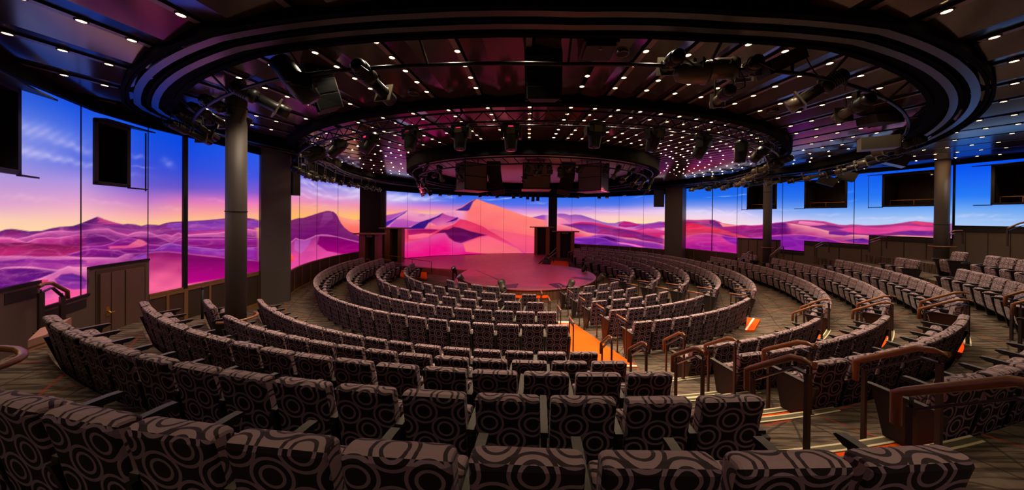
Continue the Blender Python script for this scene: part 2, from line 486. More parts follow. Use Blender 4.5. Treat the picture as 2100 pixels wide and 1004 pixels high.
def offset(pts, d):
    """Shift plan points by d along the outward side (away from the stage centre)."""
    out = []
    for i, p in enumerate(pts):
        a = pts[max(i-1, 0)]; c = pts[min(i+1, len(pts)-1)]
        t = Vector((c[0]-a[0], c[1]-a[1])).normalized(); nrm = Vector((t.y, -t.x))
        if nrm.dot(Vector((p[0]-C0[0], p[1]-C0[1]))) < 0: nrm = -nrm
        out.append((p[0]+nrm.x*d, p[1]+nrm.y*d))
    return out
def wall_band(b, pts, z0, z1, d0=0.0, d1=.2, mi=0):
    b.ring(offset(pts, d0), offset(pts, d1), z0, z1, mi, closed=False)

TOPZ = ZE+2.22
CEIL = ZE+2.70
CEILA = ZE+2.47
C2 = (.55, 18.4)
LOW = [(-60, 76, 1.19), (76, 178, 1.68), (178, 303, 1.13), (303, 378, 2.05), (378, 531, 2.03)]
for i, (a, c, h) in enumerate(LOW):
    b = MB(); pts = sub_path(LP, a, c) if a > 0 else [LP[0]]+sub_path(LP, 1, c)
    wall_band(b, pts, -.1, ZE-h-.05, -.03, .2, 0)
    wall_band(b, pts, ZE-h-.05, ZE-h, -.05, .2, 1)
    if i in (3, 4):
        wall_band(b, pts, -.1, .22, -.05, -.03, 2)
        wall_band(b, pts, ZE-h-.14, ZE-h-.05, -.045, -.03, 2)
        L = sub_path(LP, a+1, c-1)
        for px in ((341, 377) if i == 3 else (380, 428, 500, 530)):
            q = on_path(px, 600, LP); wall_band(b, [(q.x, q.y-.03), (q.x, q.y+.03)], -.1, ZE-h-.05, -.05, -.03, 2)
    mats = [M['wall'] if i < 3 else (M['walldark'] if i == 3 else M['mesh']), M['seam'] if i < 3 else M['capwood'], M['capwood']]
    o = struct('wall_side' if i == 0 else 'wall_side.%03d' % i, b, mats, ['plain laminate low wall below the first balcony window', 'low wall section dipping behind the bronze handrail', 'raised wall section holding the double door', 'dark wainscot beside the double door', 'perforated mesh wainscot behind the grey column'][i])
    if i < 2:
        g = MB(); wall_band(g, sub_path(LP, max(a+3, 1), c-6), ZE-h-.28, ZE-h-.10, -.036, -.028)
        part(g, 'vent_grille', M['grille'], o)
# double door in the raised wall section
pts = sub_path(LP, 196, 291)
d = MB(); wall_band(d, sub_path(LP, 192, 295), .3, ZE-1.24, -.04, -.02)
do = struct('door_1', d, M['walldark'], 'brown double door set in the raised wall section')
for a, c, zz in ((198, 219, .66), (221, 248, .62), (251, 289, .57)):
    g = MB(); wall_band(g, sub_path(LP, a, c), zz, ZE-1.32, -.07, -.035); part(g, 'door_leaf', M['door'], do)
q = on_path(216, 640, LP)
g = MB(); g.tube([(q.x+.09, q.y-.02, q.z+.05), (q.x+.14, q.y-.02, q.z), (q.x+.14, q.y+.05, q.z)], .018, 8); g.box((q.x+.07, q.y-.02, q.z+.03), (.03, .05, .2))
part(g, 'handle', M['gold'], do)
g = MB(); wall_band(g, sub_path(LP, 196, 291), .52, .56, -.12, -.03); part(g, 'threshold', M['gold'], do)

# orchestra walls: wainscot panels below the curved screen
def arc_pts(c, r, p0, p1, n=30): return [tuple(pol(p0+(p1-p0)*i/n, r, c)[:2]) for i in range(n+1)]
pl0 = phi_at(589, 11.4, C0, True, 560)-2*PI*0; pl1 = phi_at(737, 11.4, C0, True, 515)
OL = arc_pts(C0, 11.4, pl0, pl1)
OR_ = [(at_r(x, y, r, CO).x, at_r(x, y, r, CO).y) for x, y, r in ((1182, 500, 10.65), (1215, 500, 10.8), (1250, 502, 11.05), (1285, 504, 11.25), (1320, 507, 11.45), (1364, 510, 11.7))]
BACK = [(-11.0, 18.6), (-10.3, 20.7), (-9.3, 22.3), (-8.2, 23.4), (-6.85, 24.45), (-5.0, 25.3), (-3.05, 25.95), (-1.0, 26.35), (.9, 26.6), (2.3, 26.75), (3.6, 27.0), (4.9, 26.9)]
ZOB = ZE-2.26
def wainscot(name, pts, label, n):
    b = MB()
    wall_band(b, pts, -.2, ZOB-.04, -.02, .18, 0)
    wall_band(b, pts, ZOB-.06, ZOB, -.07, .18, 1)
    wall_band(b, pts, -.2, .16, -.06, -.02, 1)
    cum = [0]
    for p, q in zip(pts[:-1], pts[1:]): cum.append(cum[-1]+math.dist(p, q))
    for i in range(1, n):
        s = cum[-1]*i/n
        k = max(j for j in range(len(cum)-1) if cum[j] <= s); t = (s-cum[k])/(cum[k+1]-cum[k])
        p = Vector(pts[k]).lerp(Vector(pts[k+1]), t); e = (Vector(pts[k+1])-Vector(pts[k])).normalized()*.035
        wall_band(b, [tuple(p-e), tuple(p+e)], -.1, ZOB-.05, -.045, -.02, 1)
    return struct(name, b, [M['walldark'], M['capwood']], label)
wainscot('wall_curved', OL, 'curved wainscot wall with timber ribs behind the longest seat row', 8)
wainscot('wall_curved.001', OR_, 'curved wainscot wall behind the seats beside the far portals', 8)
# beyond the right wide column
RW = [(1398, 1513, 2.14), (1513, 1601, 1.09*KR), (1601, 1650, 1.60*KR), (1650, 1783, 1.06*KR), (1783, 1955, .63*KR), (1955, 2160, .13*KR)]
for i, (a, c, h) in enumerate(RW):
    b = MB(); pts = sub_path(RP, a, c)
    if i == 5: pts = pts+[p for p in RP[-2:] if p[1] < pts[-1][1]-.1]
    wall_band(b, pts, -.1, ZE-h-.04, -.03, .2, 0); wall_band(b, pts, ZE-h-.06, ZE-h, -.06, .2, 1)
    if i >= 2: wall_band(b, pts, ZE-h-.24, ZE-h-.10, -.05, -.03, 2)
    for px in range(int(a)+25, int(c)-5, 46):
        q = on_path(px, 500, RP)
        if q is None: continue
        q2 = on_path(px+1.2, 500, RP) or q
        wall_band(b, [(q.x, q.y), (q2.x, q2.y)], -.1, ZE-h-.06, -.045, -.03, 1 if i == 0 else 2)
    struct('wall_balcony' if i == 0 else 'wall_balcony.%03d' % i, b, [M['walldark'] if i == 0 else M['wall'], M['capwood'] if i == 0 else M['seam'], M['grille']],
           ['timber wainscot beside the far wide column', 'wall section with the far door behind the slim column', 'low wall section between the far door and the stairs', 'wall section rising above the third tier', 'wall section behind the balcony-side upper seats', 'tall wall section at the top of the balcony-side tiers'][i])
d = MB(); wall_band(d, sub_path(RP, 1519, 1596), .0, ZE-1.16, -.05, -.03)
do = struct('door_2', d, M['walldark'], 'dark doorway behind the slim grey column')
for a, c in ((1522, 1535), (1537, 1553), (1556, 1592)):
    g = MB(); wall_band(g, sub_path(RP, a, c), .0, ZE-1.24, -.08, -.045); part(g, 'door_leaf', M['door'], do)
# black strip of wall above every screen, up to the ceiling
for k, (pts, z0) in enumerate(([(LP), TOPZ], [OL, ZE+1.87], [BACK, ZE+1.84], [OR_, ZE+1.87], [RP, ZE+2.22*KR])):
    b = MB(); wall_band(b, pts, z0, CEIL+.15, -.06 if z0 > ZE+2 else -.35, .25)
    if z0 > ZE+2: wall_band(b, pts, z0-.02, z0+.05, -.10, .0)
    struct('trim_%d' % (30+k), b, M['soffit'], 'black soffit above the '+['side screen', 'curved screen', 'stage screen', 'far curved screen', 'balcony-side screen'][k])
# behind the stage screen: plain wall so that nothing is open
b = MB(); wall_band(b, BACK, -.25, CEIL, .1, .3); struct('wall_stage', b, M['dark'])
b = MB(); wall_band(b, OL, ZOB, CEIL, .12, .3); struct('wall_curved.002', b, M['dark'])
b = MB(); b.prism([(-6.2, 2.1), (-6.2, -3.0), (-6.5, -3.0), (-6.5, 2.1)], 1.0, CEIL); b.prism([(-6.5, -3.0), (18.8, -3.0), (18.8, -3.2), (-6.5, -3.2)], 1.0, CEIL)
b.prism([(18.8, 3.0), (19.0, 3.0), (19.0, -3.0), (18.8, -3.0)], 1.0, CEIL)
struct('wall_rear', b, M['wall'])

# ---------------------------------------------------------------- columns
def round_column(p, r, z0, z1, label, collar=True, mat='column'):
    b = MB(); b.lathe([(r, z0), (r, z1)], 40, Matrix.Translation((p[0], p[1], 0)))
    o = struct('column', b, M[mat], label); o['category'] = 'column'
    if collar:
        for z in collar:
            g = MB(); g.lathe([(r+.002, z-.012), (r+.012, z-.006), (r+.012, z+.006), (r+.002, z+.012)], 40, Matrix.Translation((p[0], p[1], 0)), caps=False); part(g, 'collar_seam', M['coldark'], o)
    return o
round_column((-6.31, 6.6), .178, .3, CEIL, 'slim round grey column standing among the tiered seats beside the wide column', [ZE+.08, ZE+2.35])
round_column((14.0, 17.19), .204, .5, CEIL, 'slim round grey column before the far door', [ZE+1.6])
round_column((16.76, 12.01), .19*1.02, .8, CEIL, 'round grey column between two balcony windows', [ZE-.1])
def ring_rail(p, r, z, a0, a1, label):
    t = empty('column_rail', (p[0], p[1], z-.04), 0, label, 'handrail')
    g = MB(); g.tube([(cos(a)*r, sin(a)*r, .04) for a in [a0+(a1-a0)*i/14 for i in range(15)]], .028, 8); part(g, 'rail', M['rail'], t)
    for a in (a0+.3*(a1-a0), a0+.75*(a1-a0)):
        g = MB(); g.bar((cos(a)*(r-.14), sin(a)*(r-.14), 0), (cos(a)*r, sin(a)*r, .02), .02, .02); part(g, 'bracket', M['post'], t)
ring_rail((-6.31, 6.6), .36, ZE-2.25, R(-100), R(75), 'curved wooden rail hugging the grey column among the seats')
ring_rail((16.76, 12.01), .34, ZE-.98, R(150), R(300), 'curved wooden rail around the foot of the balcony-side column')
ring_rail((14.0, 17.19), .33, ZE-1.55, R(180), R(300), 'curved wooden rail around the slim far column')
def box_column(poly, z0, z1, label, mat, seam=None):
    b = MB(); b.prism(poly, z0, z1)
    o = struct('column', b, M[mat], label); o['category'] = 'column'
    if seam:
        for z in seam:
            g = MB(); cx = sum(p[0] for p in poly)/len(poly); cy = sum(p[1] for p in poly)/len(poly)
            g.prism([(cx+(p[0]-cx)*1.006, cy+(p[1]-cy)*1.006) for p in poly], z-.012, z+.012); part(g, 'panel_joint', M['olive'], o)
    return o
box_column([(-9.62, 10.95), (-9.52, 10.9), (-9.2, 11.38), (-9.03, 11.62), (-9.06, 11.72), (-9.6, 12.35), (-10.4, 11.5)], -.1, CEIL, 'wide grey wall column between the side screen and the curved screen', 'column', [ZE-2.02, ZE+.72])
c0_, c1_ = at_d(1362.5, 500, 22.4), at_d(1398.5, 500, 21.6)
box_column([(c0_.x, c0_.y), (c1_.x, c1_.y), (c1_.x+.6, c1_.y+.6), (c0_.x+.5, c0_.y+1.0)], -.1, CEIL, 'wide grey wall column past the far curved screen', 'column', [ZE-1.55, ZE+1.0])
for (a, c, d, lab) in ((776, 789, 21.2, 'slender black column between the two wooden portals beside the dark seats'), (1128, 1142, 26.45, 'slender black column between the two far wooden portals')):
    p, q = at_d(a, 480, d), at_d(c, 480, d+.1)
    box_column([(p.x, p.y), (q.x, q.y), (q.x+.05, q.y+.7), (p.x+.05, p.y+.7)], -.2, CEIL, lab, 'coldark')
# ---------------------------------------------------------------- ceiling: three zones of folded fan panels with slots
P1 = (.5, 30.2); P1A = (.457, 27.63); P2 = (.39, 21.9)
FAN_A = [-58, -54, -50, -46, -42.5, -39, -35.2, -31.4, -28.0, -24.65, -21.26, -17.88, -14.48, -11.14, -7.74, -4.4, -1.0, 2.4, 4.4, 6.38, 8.48, 10.52, 13.78, 16.94, 20.25, 23.4, 27.4, 30.6, 34, 37.5, 41, 45, 49, 53, 57]
FAN_B = [-60, -56.5, -53, -50, -47, -44, -41, -38, -35.3, -32.6, -30, -27.39, -24.77, -22.08, -19.38, -16.71, -14.09, -11.5, -8.92, -6.25, -3.6, -.97, 1.61, 3.27, 4.93, 6.54, 8.17, 10.67, 13.1, 15.5, 18.2, 20.8, 23.4, 26, 28.7, 31.43, 34.55, 37.6, 40.6, 43.6, 46.6, 50, 53, 56, 60]
FAN_C = sorted([-1.01-4.05*k for k in range(44)]+[2.94+2.35*k for k in range(75)])
def fan_zone(b, P, angs, lo, hi, t0, t1, hw, DROP, step=.3, zc=None):
    CE = zc or CEIL
    n = int((t1-t0)/step)
    for i in range(len(angs)-1):
        a, c = angs[i], angs[i+1]
        if c <= .1+0: o, q, sg = a, c, 1      # outer strip first, then towards the middle
        elif a >= -.1: o, q, sg = c, a, -1
        else: o, q, sg = a, c, 1
        g = abs(c-a); e = min(math.degrees(hw), g*.2)
        ks = [(0-e, 0, 1), (e, 0, 1), (e, .13, 2), (2.0*e, .13, 2), (2.0*e, .02, 0), (2.0*e+(g-3*e)*.38, -DROP, 0), (g-e, .0, 0)]
        for k in range(n):
            r0, r1 = t0+k*step, t0+(k+1)*step
            am = R((a+c)/2); rm = (r0+r1)/2
            x, y = P[0]+rm*sin(am), P[1]-rm*cos(am)
            rc = math.hypot(x-C0[0], y-C0[1])
            r2 = math.hypot(x-C2[0], y-C2[1])
            if not (lo < rc < hi) or (hi == 14.15 and r2 < 11.68) or (lo < 0 and r2 > 11.72) or y < -3.5 or x > 20 or x < -11.5: continue
            for (d0, z0, m0), (d1, z1, m1) in zip(ks[:-1], ks[1:]):
                t, u = R(o+sg*d0), R(o+sg*d1)
                pts = [(P[0]+r0*sin(t), P[1]-r0*cos(t), CE+z0), (P[0]+r0*sin(u), P[1]-r0*cos(u), CE+z1), (P[0]+r1*sin(u), P[1]-r1*cos(u), CE+z1), (P[0]+r1*sin(t), P[1]-r1*cos(t), CE+z0)]
                b.face(pts, 1 if (m0 == 1 and m1 == 1) else (2 if m1 == 2 or m0 == 2 else 0))
cm = [M['ceil'], M['strip'], M['slot']]
for nm, arg, lab in (('ceiling', (P1A, FAN_A, 14.1, 26, 8, 34, .05/24, .06, .3, CEILA), 'folded ceiling panels outside the outer black ring'), ('ceiling.001', (P1, FAN_B, 8.0, 14.15, 2, 31, .045/25, .045), 'folded ceiling panels between the outer and middle rings'),
                     ('ceiling.002', (P2, FAN_C, -1, 16, 1.2, 18, .038/13, .035), 'folded fan ceiling inside the middle ring')):
    b = MB(); fan_zone(b, *arg); struct(nm, b, cm, lab)
b = MB(); b.prism([(-12, -4), (21, -4), (21, 30), (-12, 30)], CEIL+.3, CEIL+.4); struct('ceiling.003', b, M['soffit'])
b = MB(); b.lathe([(0.01, 0), (5.6, 0), (5.6, .06)], 64, Matrix.Translation((CO[0], CO[1]+.2, CEIL-.075)), caps=False); struct('ceiling.004', b, M['disc'], 'flat round ceiling inside the smallest ring')

# downlights in the slots
def lens_parts():
    t = MB(); t.lathe([(.044, .004), (.060, .006), (.060, -.006), (.044, -.010)], 16, caps=False)
    root = t.build('downlight', M['trimring'])
    l = MB(); l.lathe([(.045, -.004), (.001, -.004)], 12, caps=False)
    part(l, 'lens', M['lens'], root)
    ld = bpy.data.lights.new('lamp', 'SPOT'); ld.energy = LAMP_W; ld.color = (1.0, .80, .56); ld.spot_size = R(96); ld.spot_blend = .7; ld.shadow_soft_size = .03
    lo = bpy.data.objects.new('lamp', ld); COL.objects.link(lo); lo.parent = root; lo.location = (0, 0, -.03)
    reg(lo, root)
    return root
LAMP_W = 45.0
spots = []
def add_fan_lights(P, angs, rcs, zone, amin, amax):
    for ia, a in enumerate(angs):
        if not amin <= a <= amax: continue
        if zone[0] == 'i' and abs(a) > 34 and ia % 2: continue
        for rc in rcs:
            # nearest point of the ray from P at angle a with distance rc from the row centre, on the viewer's side
            d = Vector((sin(R(a)), -cos(R(a)))); w = Vector(P)-Vector(C2 if zone[0] == 'i' else C0)
            bq = w.dot(d); k = w.length_squared-rc*rc; disc = bq*bq-k
            if disc < 0: continue
            t = -bq+math.sqrt(disc)
            if t < 1.6: continue
            spots.append((P[0]+t*d.x, P[1]+t*d.y, zone))
add_fan_lights(P1A, FAN_A, [14.44+.42*k for k in range(9)], 'outside the outer ring', -46, 60)
add_fan_lights(P1, FAN_B, [13.0-.455*k for k in range(6)], 'between the outer and middle rings', -44, 58)
add_fan_lights(P2, FAN_C, [11.1-.455*k for k in range(9)], 'inside the middle ring', -74, 74)
BLOCK = [(-6.31, 6.6), (14.0, 17.19), (16.76, 12.01)]
cand = []
for x, y, zn in spots:
    if y < .3 or any(math.hypot(x-p[0], y-p[1]) < .4 for p in BLOCK): continue
    q = np.array([[x, y, CEIL]]); px, py = project(q); px, py = px[0], py[0]
    inside_wall = True
    for (ax, ay), (bx, by) in zip(LP[:-1], LP[1:]):
        if min(ay, by) <= y <= max(ay, by) and x < ax+(bx-ax)*(y-ay)/(by-ay)+.35: inside_wall = False
    for (ax, ay), (bx, by) in zip(RP[:-1], RP[1:]):
        if min(ay, by) <= y <= max(ay, by) and x > ax+(bx-ax)*(y-ay)/(by-ay)-.35: inside_wall = False
    r2 = math.hypot(x-C2[0], y-C2[1])
    if (zn[0] == 'b' and r2 < 12.0) or (zn[0] == 'i' and r2 > 11.2): continue
    if math.hypot(x-CO[0], y-CO[1]) < 6.75: continue
    if not inside_wall: continue
    if -60 < px < 2160 and -60 < py < 420: cand.append((y, x, zn))
cand.sort()
proto_dl = lens_parts()
for i, (y, x, zn) in enumerate(cand[:300]):
    o = proto_dl if i == 0 else dup(proto_dl)
    o.location = (x, y, (CEILA if zn[0] == 'o' else CEIL)-.004)
    tag(o, 'small round recessed downlight glowing warm in the radial slots '+zn, 'downlight', 'recessed downlights '+zn)
for a in FAN_A:  # extra downlights added unseen behind the camera to brighten the seat backs
    if not -33 < a < 34: continue
    for k in range(5):
        rr = 26.0+1.0*k; x, y = P1A[0]+rr*sin(R(a)), P1A[1]-rr*cos(R(a))
        if -2.6 < y < .3 and -6 < x < 15:
            o = dup(proto_dl); o.location = (x, y, CEILA-.004)
            tag(o, 'small round downlight added out of view behind the top row to brighten the seat backs', 'downlight', 'added unseen downlights behind the top row')
if len(cand) > 300:
    b = MB()
    for y, x, zn in cand[300:]: b.lathe([(.024, 0), (.001, 0)], 8, Matrix.Translation((x, y, (CEILA if zn[0] == 'o' else CEIL)-.01)), caps=False)
    o = b.build('distant_downlights', M['farlens']); tag(o, 'far recessed downlights in the fan ceiling over the stage', 'downlight', None, 'stuff')
# round ceiling speakers, detectors
def ceiling_disc(px, py, r, label, name, cat, mats, z=-.06):
    p = at_h(px, py, -2.66)
    b = MB(); b.lathe([(r, .05), (r, -.01), (r*.86, -.018), (r*.84, -.004), (.001, -.004)], 28, caps=False)
    o = b.build(name, mats[0]); o.location = (p.x, p.y, CEIL+z)
    g = MB(); g.lathe([(r*.8, -.008), (.001, -.012)], 24, caps=False); part(g, 'grille', mats[1], o)
    tag(o, label, cat)
ceiling_disc(131, 90, .13, 'round flush ceiling speaker ring above the two balcony windows of the side wall', 'ceiling_speaker', 'speaker', (M['strip'], M['ceil']))
ceiling_disc(2068, 86, .13, 'round flush ceiling speaker in the dark panel above the balcony side', 'ceiling_speaker', 'speaker', (M['ceil'], M['slot']))
ceiling_disc(1276, 108, .11, 'round flush ceiling speaker beside the hanging projector', 'ceiling_speaker', 'speaker', (M['ceil'], M['slot']))
ceiling_disc(1585, 228, .12, 'round flush ceiling speaker before the middle ring', 'ceiling_speaker', 'speaker', (M['ceil'], M['slot']))
ceiling_disc(848, 190, .12, 'round flush ceiling speaker near the hanging line array', 'ceiling_speaker', 'speaker', (M['ceil'], M['slot']))
ceiling_disc(1128, 255, .16, 'round flush ceiling speaker inside the middle ring', 'ceiling_speaker', 'speaker', (M['ceil'], M['slot']))
def detector(px, py, r, label):
    p = at_h(px, py, -2.62)
    b = MB(); b.lathe([(r, .03), (r, -.01), (r*.8, -.035), (.001, -.04)], 20, caps=False)
    o = b.build('smoke_detector', M['sensor']); o.location = (p.x, p.y, CEIL-.045)
    g = MB()
    for k in range(6): g.box((r*.5*cos(k*1.05), r*.5*sin(k*1.05), -.04), (.012, .03, .01), Matrix.Rotation(k*1.05, 3, 'Z'))
    part(g, 'vent_slot', M['grille'], o)
    tag(o, label, 'smoke detector')
detector(1921, 35, .062, 'large pale smoke detector disc between two downlights beside the outer ring')
detector(2033, 254, .06, 'pale smoke detector on the blue-lit ceiling panels')
detector(529, 288, .05, 'pale smoke detector near the top of the wide grey column')
detector(864, 318, .05, 'pale smoke detector near the edge of the smallest ring')
detector(186, 165, .035, 'tiny dark sprinkler head in a slot above the side screen')

# ---------------------------------------------------------------- the LED picture: a dune landscape at sunset
SKY = {0: [(120, 10, 70, 225), (200, 60, 100, 215), (260, 130, 145, 225), (330, 150, 150, 228), (380, 190, 150, 212), (420, 225, 165, 205), (450, 250, 205, 180), (478, 255, 216, 165)],
 165: [(210, 15, 78, 225), (290, 85, 112, 225), (330, 92, 110, 222), (370, 170, 145, 225), (410, 225, 160, 205), (440, 250, 190, 185), (465, 255, 212, 165)],
 300: [(265, 10, 78, 225), (330, 50, 78, 215), (380, 105, 90, 205), (410, 190, 120, 200), (440, 245, 165, 175), (464, 255, 205, 140)],
 378: [(292, 8, 72, 225), (350, 50, 75, 215), (385, 105, 85, 200), (410, 215, 120, 190), (435, 250, 160, 160), (456, 255, 198, 135)],
 531: [(310, 35, 90, 235), (360, 65, 85, 225), (395, 140, 90, 208), (415, 238, 118, 190), (435, 250, 160, 150), (452, 255, 195, 125)],
 600: [(355, 85, 105, 225), (385, 195, 150, 220), (410, 240, 140, 180), (430, 250, 170, 120), (455, 255, 195, 80)],
 680: [(375, 115, 120, 222), (400, 200, 160, 225), (415, 230, 140, 190), (430, 250, 170, 150), (455, 255, 200, 90)],
 765: [(386, 120, 130, 225), (405, 205, 165, 218), (425, 245, 150, 170), (440, 255, 185, 110), (458, 255, 200, 80)],
 800: [(390, 110, 125, 230), (408, 190, 180, 240), (420, 220, 150, 220), (430, 245, 150, 170), (442, 255, 190, 110)],
 880: [(396, 60, 105, 235), (408, 120, 140, 235), (416, 145, 120, 225), (425, 220, 130, 210), (437, 255, 185, 145)],
 940: [(400, 45, 98, 235), (415, 90, 108, 230), (425, 195, 128, 200), (434, 245, 150, 190)],
 1050: [(402, 40, 100, 240), (420, 88, 110, 230), (432, 215, 138, 220), (446, 255, 200, 190)],
 1150: [(403, 40, 108, 240), (422, 90, 118, 230), (432, 200, 138, 220), (441, 250, 190, 200)],
 1270: [(400, 25, 95, 240), (420, 85, 120, 230), (432, 210, 168, 235), (445, 255, 205, 200), (459, 255, 222, 165)],
 1362: [(396, 35, 108, 240), (415, 105, 130, 235), (430, 230, 198, 240), (445, 250, 210, 205), (457, 255, 218, 180)],
 1400: [(378, 15, 98, 235), (405, 38, 110, 235), (420, 115, 145, 235), (432, 210, 202, 245), (445, 245, 215, 230), (453, 250, 210, 210)],
 1500: [(376, 10, 95, 235), (405, 38, 110, 235), (425, 145, 162, 240), (440, 232, 212, 245), (462, 250, 222, 222)],
 1600: [(372, 8, 88, 235), (405, 45, 113, 235), (430, 120, 160, 240), (450, 208, 203, 245), (460, 235, 220, 245)],
 1700: [(360, 4, 88, 240), (410, 45, 120, 240), (435, 128, 170, 240), (455, 190, 205, 248), (465, 202, 202, 245)],
 1900: [(340, 0, 80, 240), (400, 38, 120, 245), (430, 118, 170, 245), (450, 168, 200, 245), (462, 178, 202, 245)],
 2100: [(322, 0, 72, 240), (400, 38, 122, 245), (430, 108, 165, 240), (463, 162, 197, 245)]}
# soft streaks: x, y, half length, half height, slope, strength, colour
W_ = (240, 225, 250); L_ = (205, 195, 245)
CLOUDS = [(70, 268, 95, 20, .22, .5, L_), (40, 310, 90, 14, .12, .45, W_), (150, 300, 60, 10, .35, .5, L_), (120, 325, 70, 8, .2, .4, W_), (215, 345, 80, 6, .18, .35, L_), (345, 335, 15, 11, .35, .38, L_), (290, 342, 25, 2.5, .08, .4, L_), (282, 320, 22, 6, .2, .35, L_),
 (60, 405, 80, 8, .1, .3, (250, 200, 215)), (220, 415, 60, 5, .12, .3, (250, 190, 210)), (460, 412, 60, 4, .12, .3, (255, 175, 200)), (360, 428, 40, 5, .1, .25, (255, 200, 190)), (505, 440, 40, 4, .05, .25, (255, 190, 170)), (500, 356, 12, 1.2, 0, .4, L_),
 (618, 372, 26, 4, .65, .6, W_), (640, 378, 32, 4, .5, .6, W_), (655, 398, 42, 4, .3, .55, W_), (690, 384, 40, 5, .22, .55, W_), (735, 392, 34, 9, .1, .7, W_), (700, 405, 36, 4, -.08, .5, (255, 210, 235)), (740, 404, 34, 6, .05, .6, W_), (625, 400, 22, 3, .4, .4, W_), (650, 420, 40, 4, .05, .35, (255, 190, 160)), (640, 425, 40, 3, .08, .35, (255, 200, 120)), (735, 420, 30, 5, .05, .35, (250, 130, 175)),
 (805, 402, 26, 6, .1, .55, W_), (830, 405, 34, 7, 0, .75, W_), (862, 407, 34, 5, .04, .7, W_), (812, 410, 24, 4, 0, .6, W_), (890, 402, 16, 3, -.15, .4, W_), (922, 404, 14, 4, -.1, .4, W_), (890, 411.5, 28, 1.2, 0, .4, W_), (1003, 409, 18, 1.4, .0, .55, W_), (1036, 406.5, 26, 1.6, -.08, .7, W_), (1105, 416, 20, 2.4, -.05, .35, W_), (1065, 432, 30, 3, .12, .25, (250, 170, 210)),
 (1250, 432, 60, 1.6, 0, .35, W_), (1330, 436, 50, 2.5, .03, .35, W_), (1310, 403.5, 12, 1.2, -.2, .45, W_), (1228, 428, 60, 3, .06, .2, (235, 200, 235)),
 (1440, 434, 55, 4, .05, .5, W_), (1475, 432, 20, 2.2, .3, .55, W_), (1503, 435, 14, 2.4, -.55, .6, W_), (1524, 433, 14, 3.5, -.4, .5, W_), (1536, 438, 16, 1.8, .35, .6, W_), (1487, 402.3, 15, 1.1, -.02, .75, W_), (1520, 399.5, 14, 1.2, -.12, .7, W_), (1480, 441, 60, 2, 0, .35, W_), (1455, 404, 10, .8, 0, .4, W_),
 (1600, 430, 60, 3, 0, .25, W_), (1740, 393, 14, 3, 0, .25, L_), (1745, 412, 14, 3, -.1, .25, L_), (1800, 447, 60, 2.4, -.02, .4, W_), (1880, 448, 50, 4, -.04, .45, W_), (1700, 440, 40, 3, .0, .3, W_), (2020, 441, 70, 3, .02, .35, W_), (2060, 450, 60, 2.4, 0, .3, W_), (1970, 443, 40, 3, 0, .35, W_)]
# dune layers, far to near: ridge line, depth over which the colour runs from crest to foot, crest and foot colours, crest glint
D = []
def dune(pts, depth, top, bot, glint=None, gw=2.0): D.append(('r', pts, depth, top, bot, glint, gw))
def patch(pts, top, bot): D.append(('p', pts, 0, top, bot, None, 0))
PK = (255, 165, 205)
# side screen
dune([(-80, 478), (0, 474), (12, 470), (25, 469), (40, 471), (60, 474), (85, 473), (105, 468), (122, 465), (150, 463), (165, 458), (185, 450), (200, 444), (215, 450), (235, 456), (252, 460), (262, 458.5), (278, 460), (290, 463), (302, 460), (318, 460.5), (326, 461.5), (340, 457), (352, 455), (378, 453.5), (420, 451.5), (447, 449), (480, 446), (500, 446), (531, 450)], 26, (92, 30, 112), (178, 50, 142))
patch([(200, 444.5), (203, 452), (199, 456), (220, 459), (256, 461), (235, 456), (215, 450)], (225, 80, 130), (190, 50, 130))
patch([(345, 458), (378, 455), (470, 448), (531, 452), (531, 466), (447, 470), (378, 474), (340, 466)], (120, 52, 160), (150, 60, 175))
dune([(-80, 484), (0, 486), (18, 486), (35, 489), (55, 485), (75, 479), (100, 474), (125, 472), (150, 474), (178, 471), (195, 469), (222, 468), (240, 476), (262, 481), (275, 476), (290, 474), (305, 475), (322, 482), (340, 479), (352, 483), (366, 476), (378, 481), (420, 478), (447, 477), (500, 468), (531, 472)], 16, (225, 95, 170), (120, 30, 120), PK, 1.2)
patch([(0, 481), (25, 470), (45, 474), (40, 482), (15, 485)], (110, 25, 95), (150, 35, 120))
dune([(178, 483), (195, 480), (212, 482), (238, 493), (250, 492), (262, 486), (280, 482), (300, 483), (320, 484), (338, 490), (352, 496), (366, 487), (378, 484), (447, 483), (531, 486)], 14, (130, 25, 120), (110, 15, 110), PK, 1.0)
dune([(-80, 490), (0, 487), (20, 488), (38, 492), (55, 496), (62, 493), (75, 488), (95, 486), (118, 486.5), (140, 483), (160, 480), (178, 481)], 16, (238, 90, 165), (150, 20, 110), PK, 1.2)
dune([(-80, 499), (0, 498), (40, 497), (62, 497), (90, 501), (120, 501), (160, 502), (178, 503)], 26, (110, 16, 72), (205, 38, 118))
dune([(160, 508), (178, 504), (210, 503), (232, 497), (246, 489), (270, 488), (284, 490), (294, 493), (306, 500), (330, 502), (350, 497), (366, 492), (378, 488), (420, 489), (447, 489), (531, 490)], 12, (150, 32, 150), (130, 16, 120), (240, 120, 190), 1.0)
patch([(284, 490), (294, 493), (303, 500), (292, 505), (272, 508), (225, 510), (222, 505), (262, 503)], (255, 130, 140), (225, 70, 140))
dune([(300, 512), (318, 511), (326, 507), (336, 501), (352, 498), (378, 504), (420, 508), (447, 511), (531, 506)], 14, (120, 48, 170), (150, 35, 160), PK, .8)
dune([(130, 524), (150, 518), (170, 512), (190, 509), (215, 511), (240, 512), (258, 518), (276, 519), (303, 516)], 16, (140, 25, 135), (120, 16, 120), PK, 1.1)
dune([(-80, 524), (0, 525), (30, 524), (60, 524.5), (78, 526), (110, 525), (140, 525), (165, 527), (200, 527), (240, 528), (258, 520), (275, 519)], 26, (235, 120, 178), (150, 34, 145), PK, 1.6)
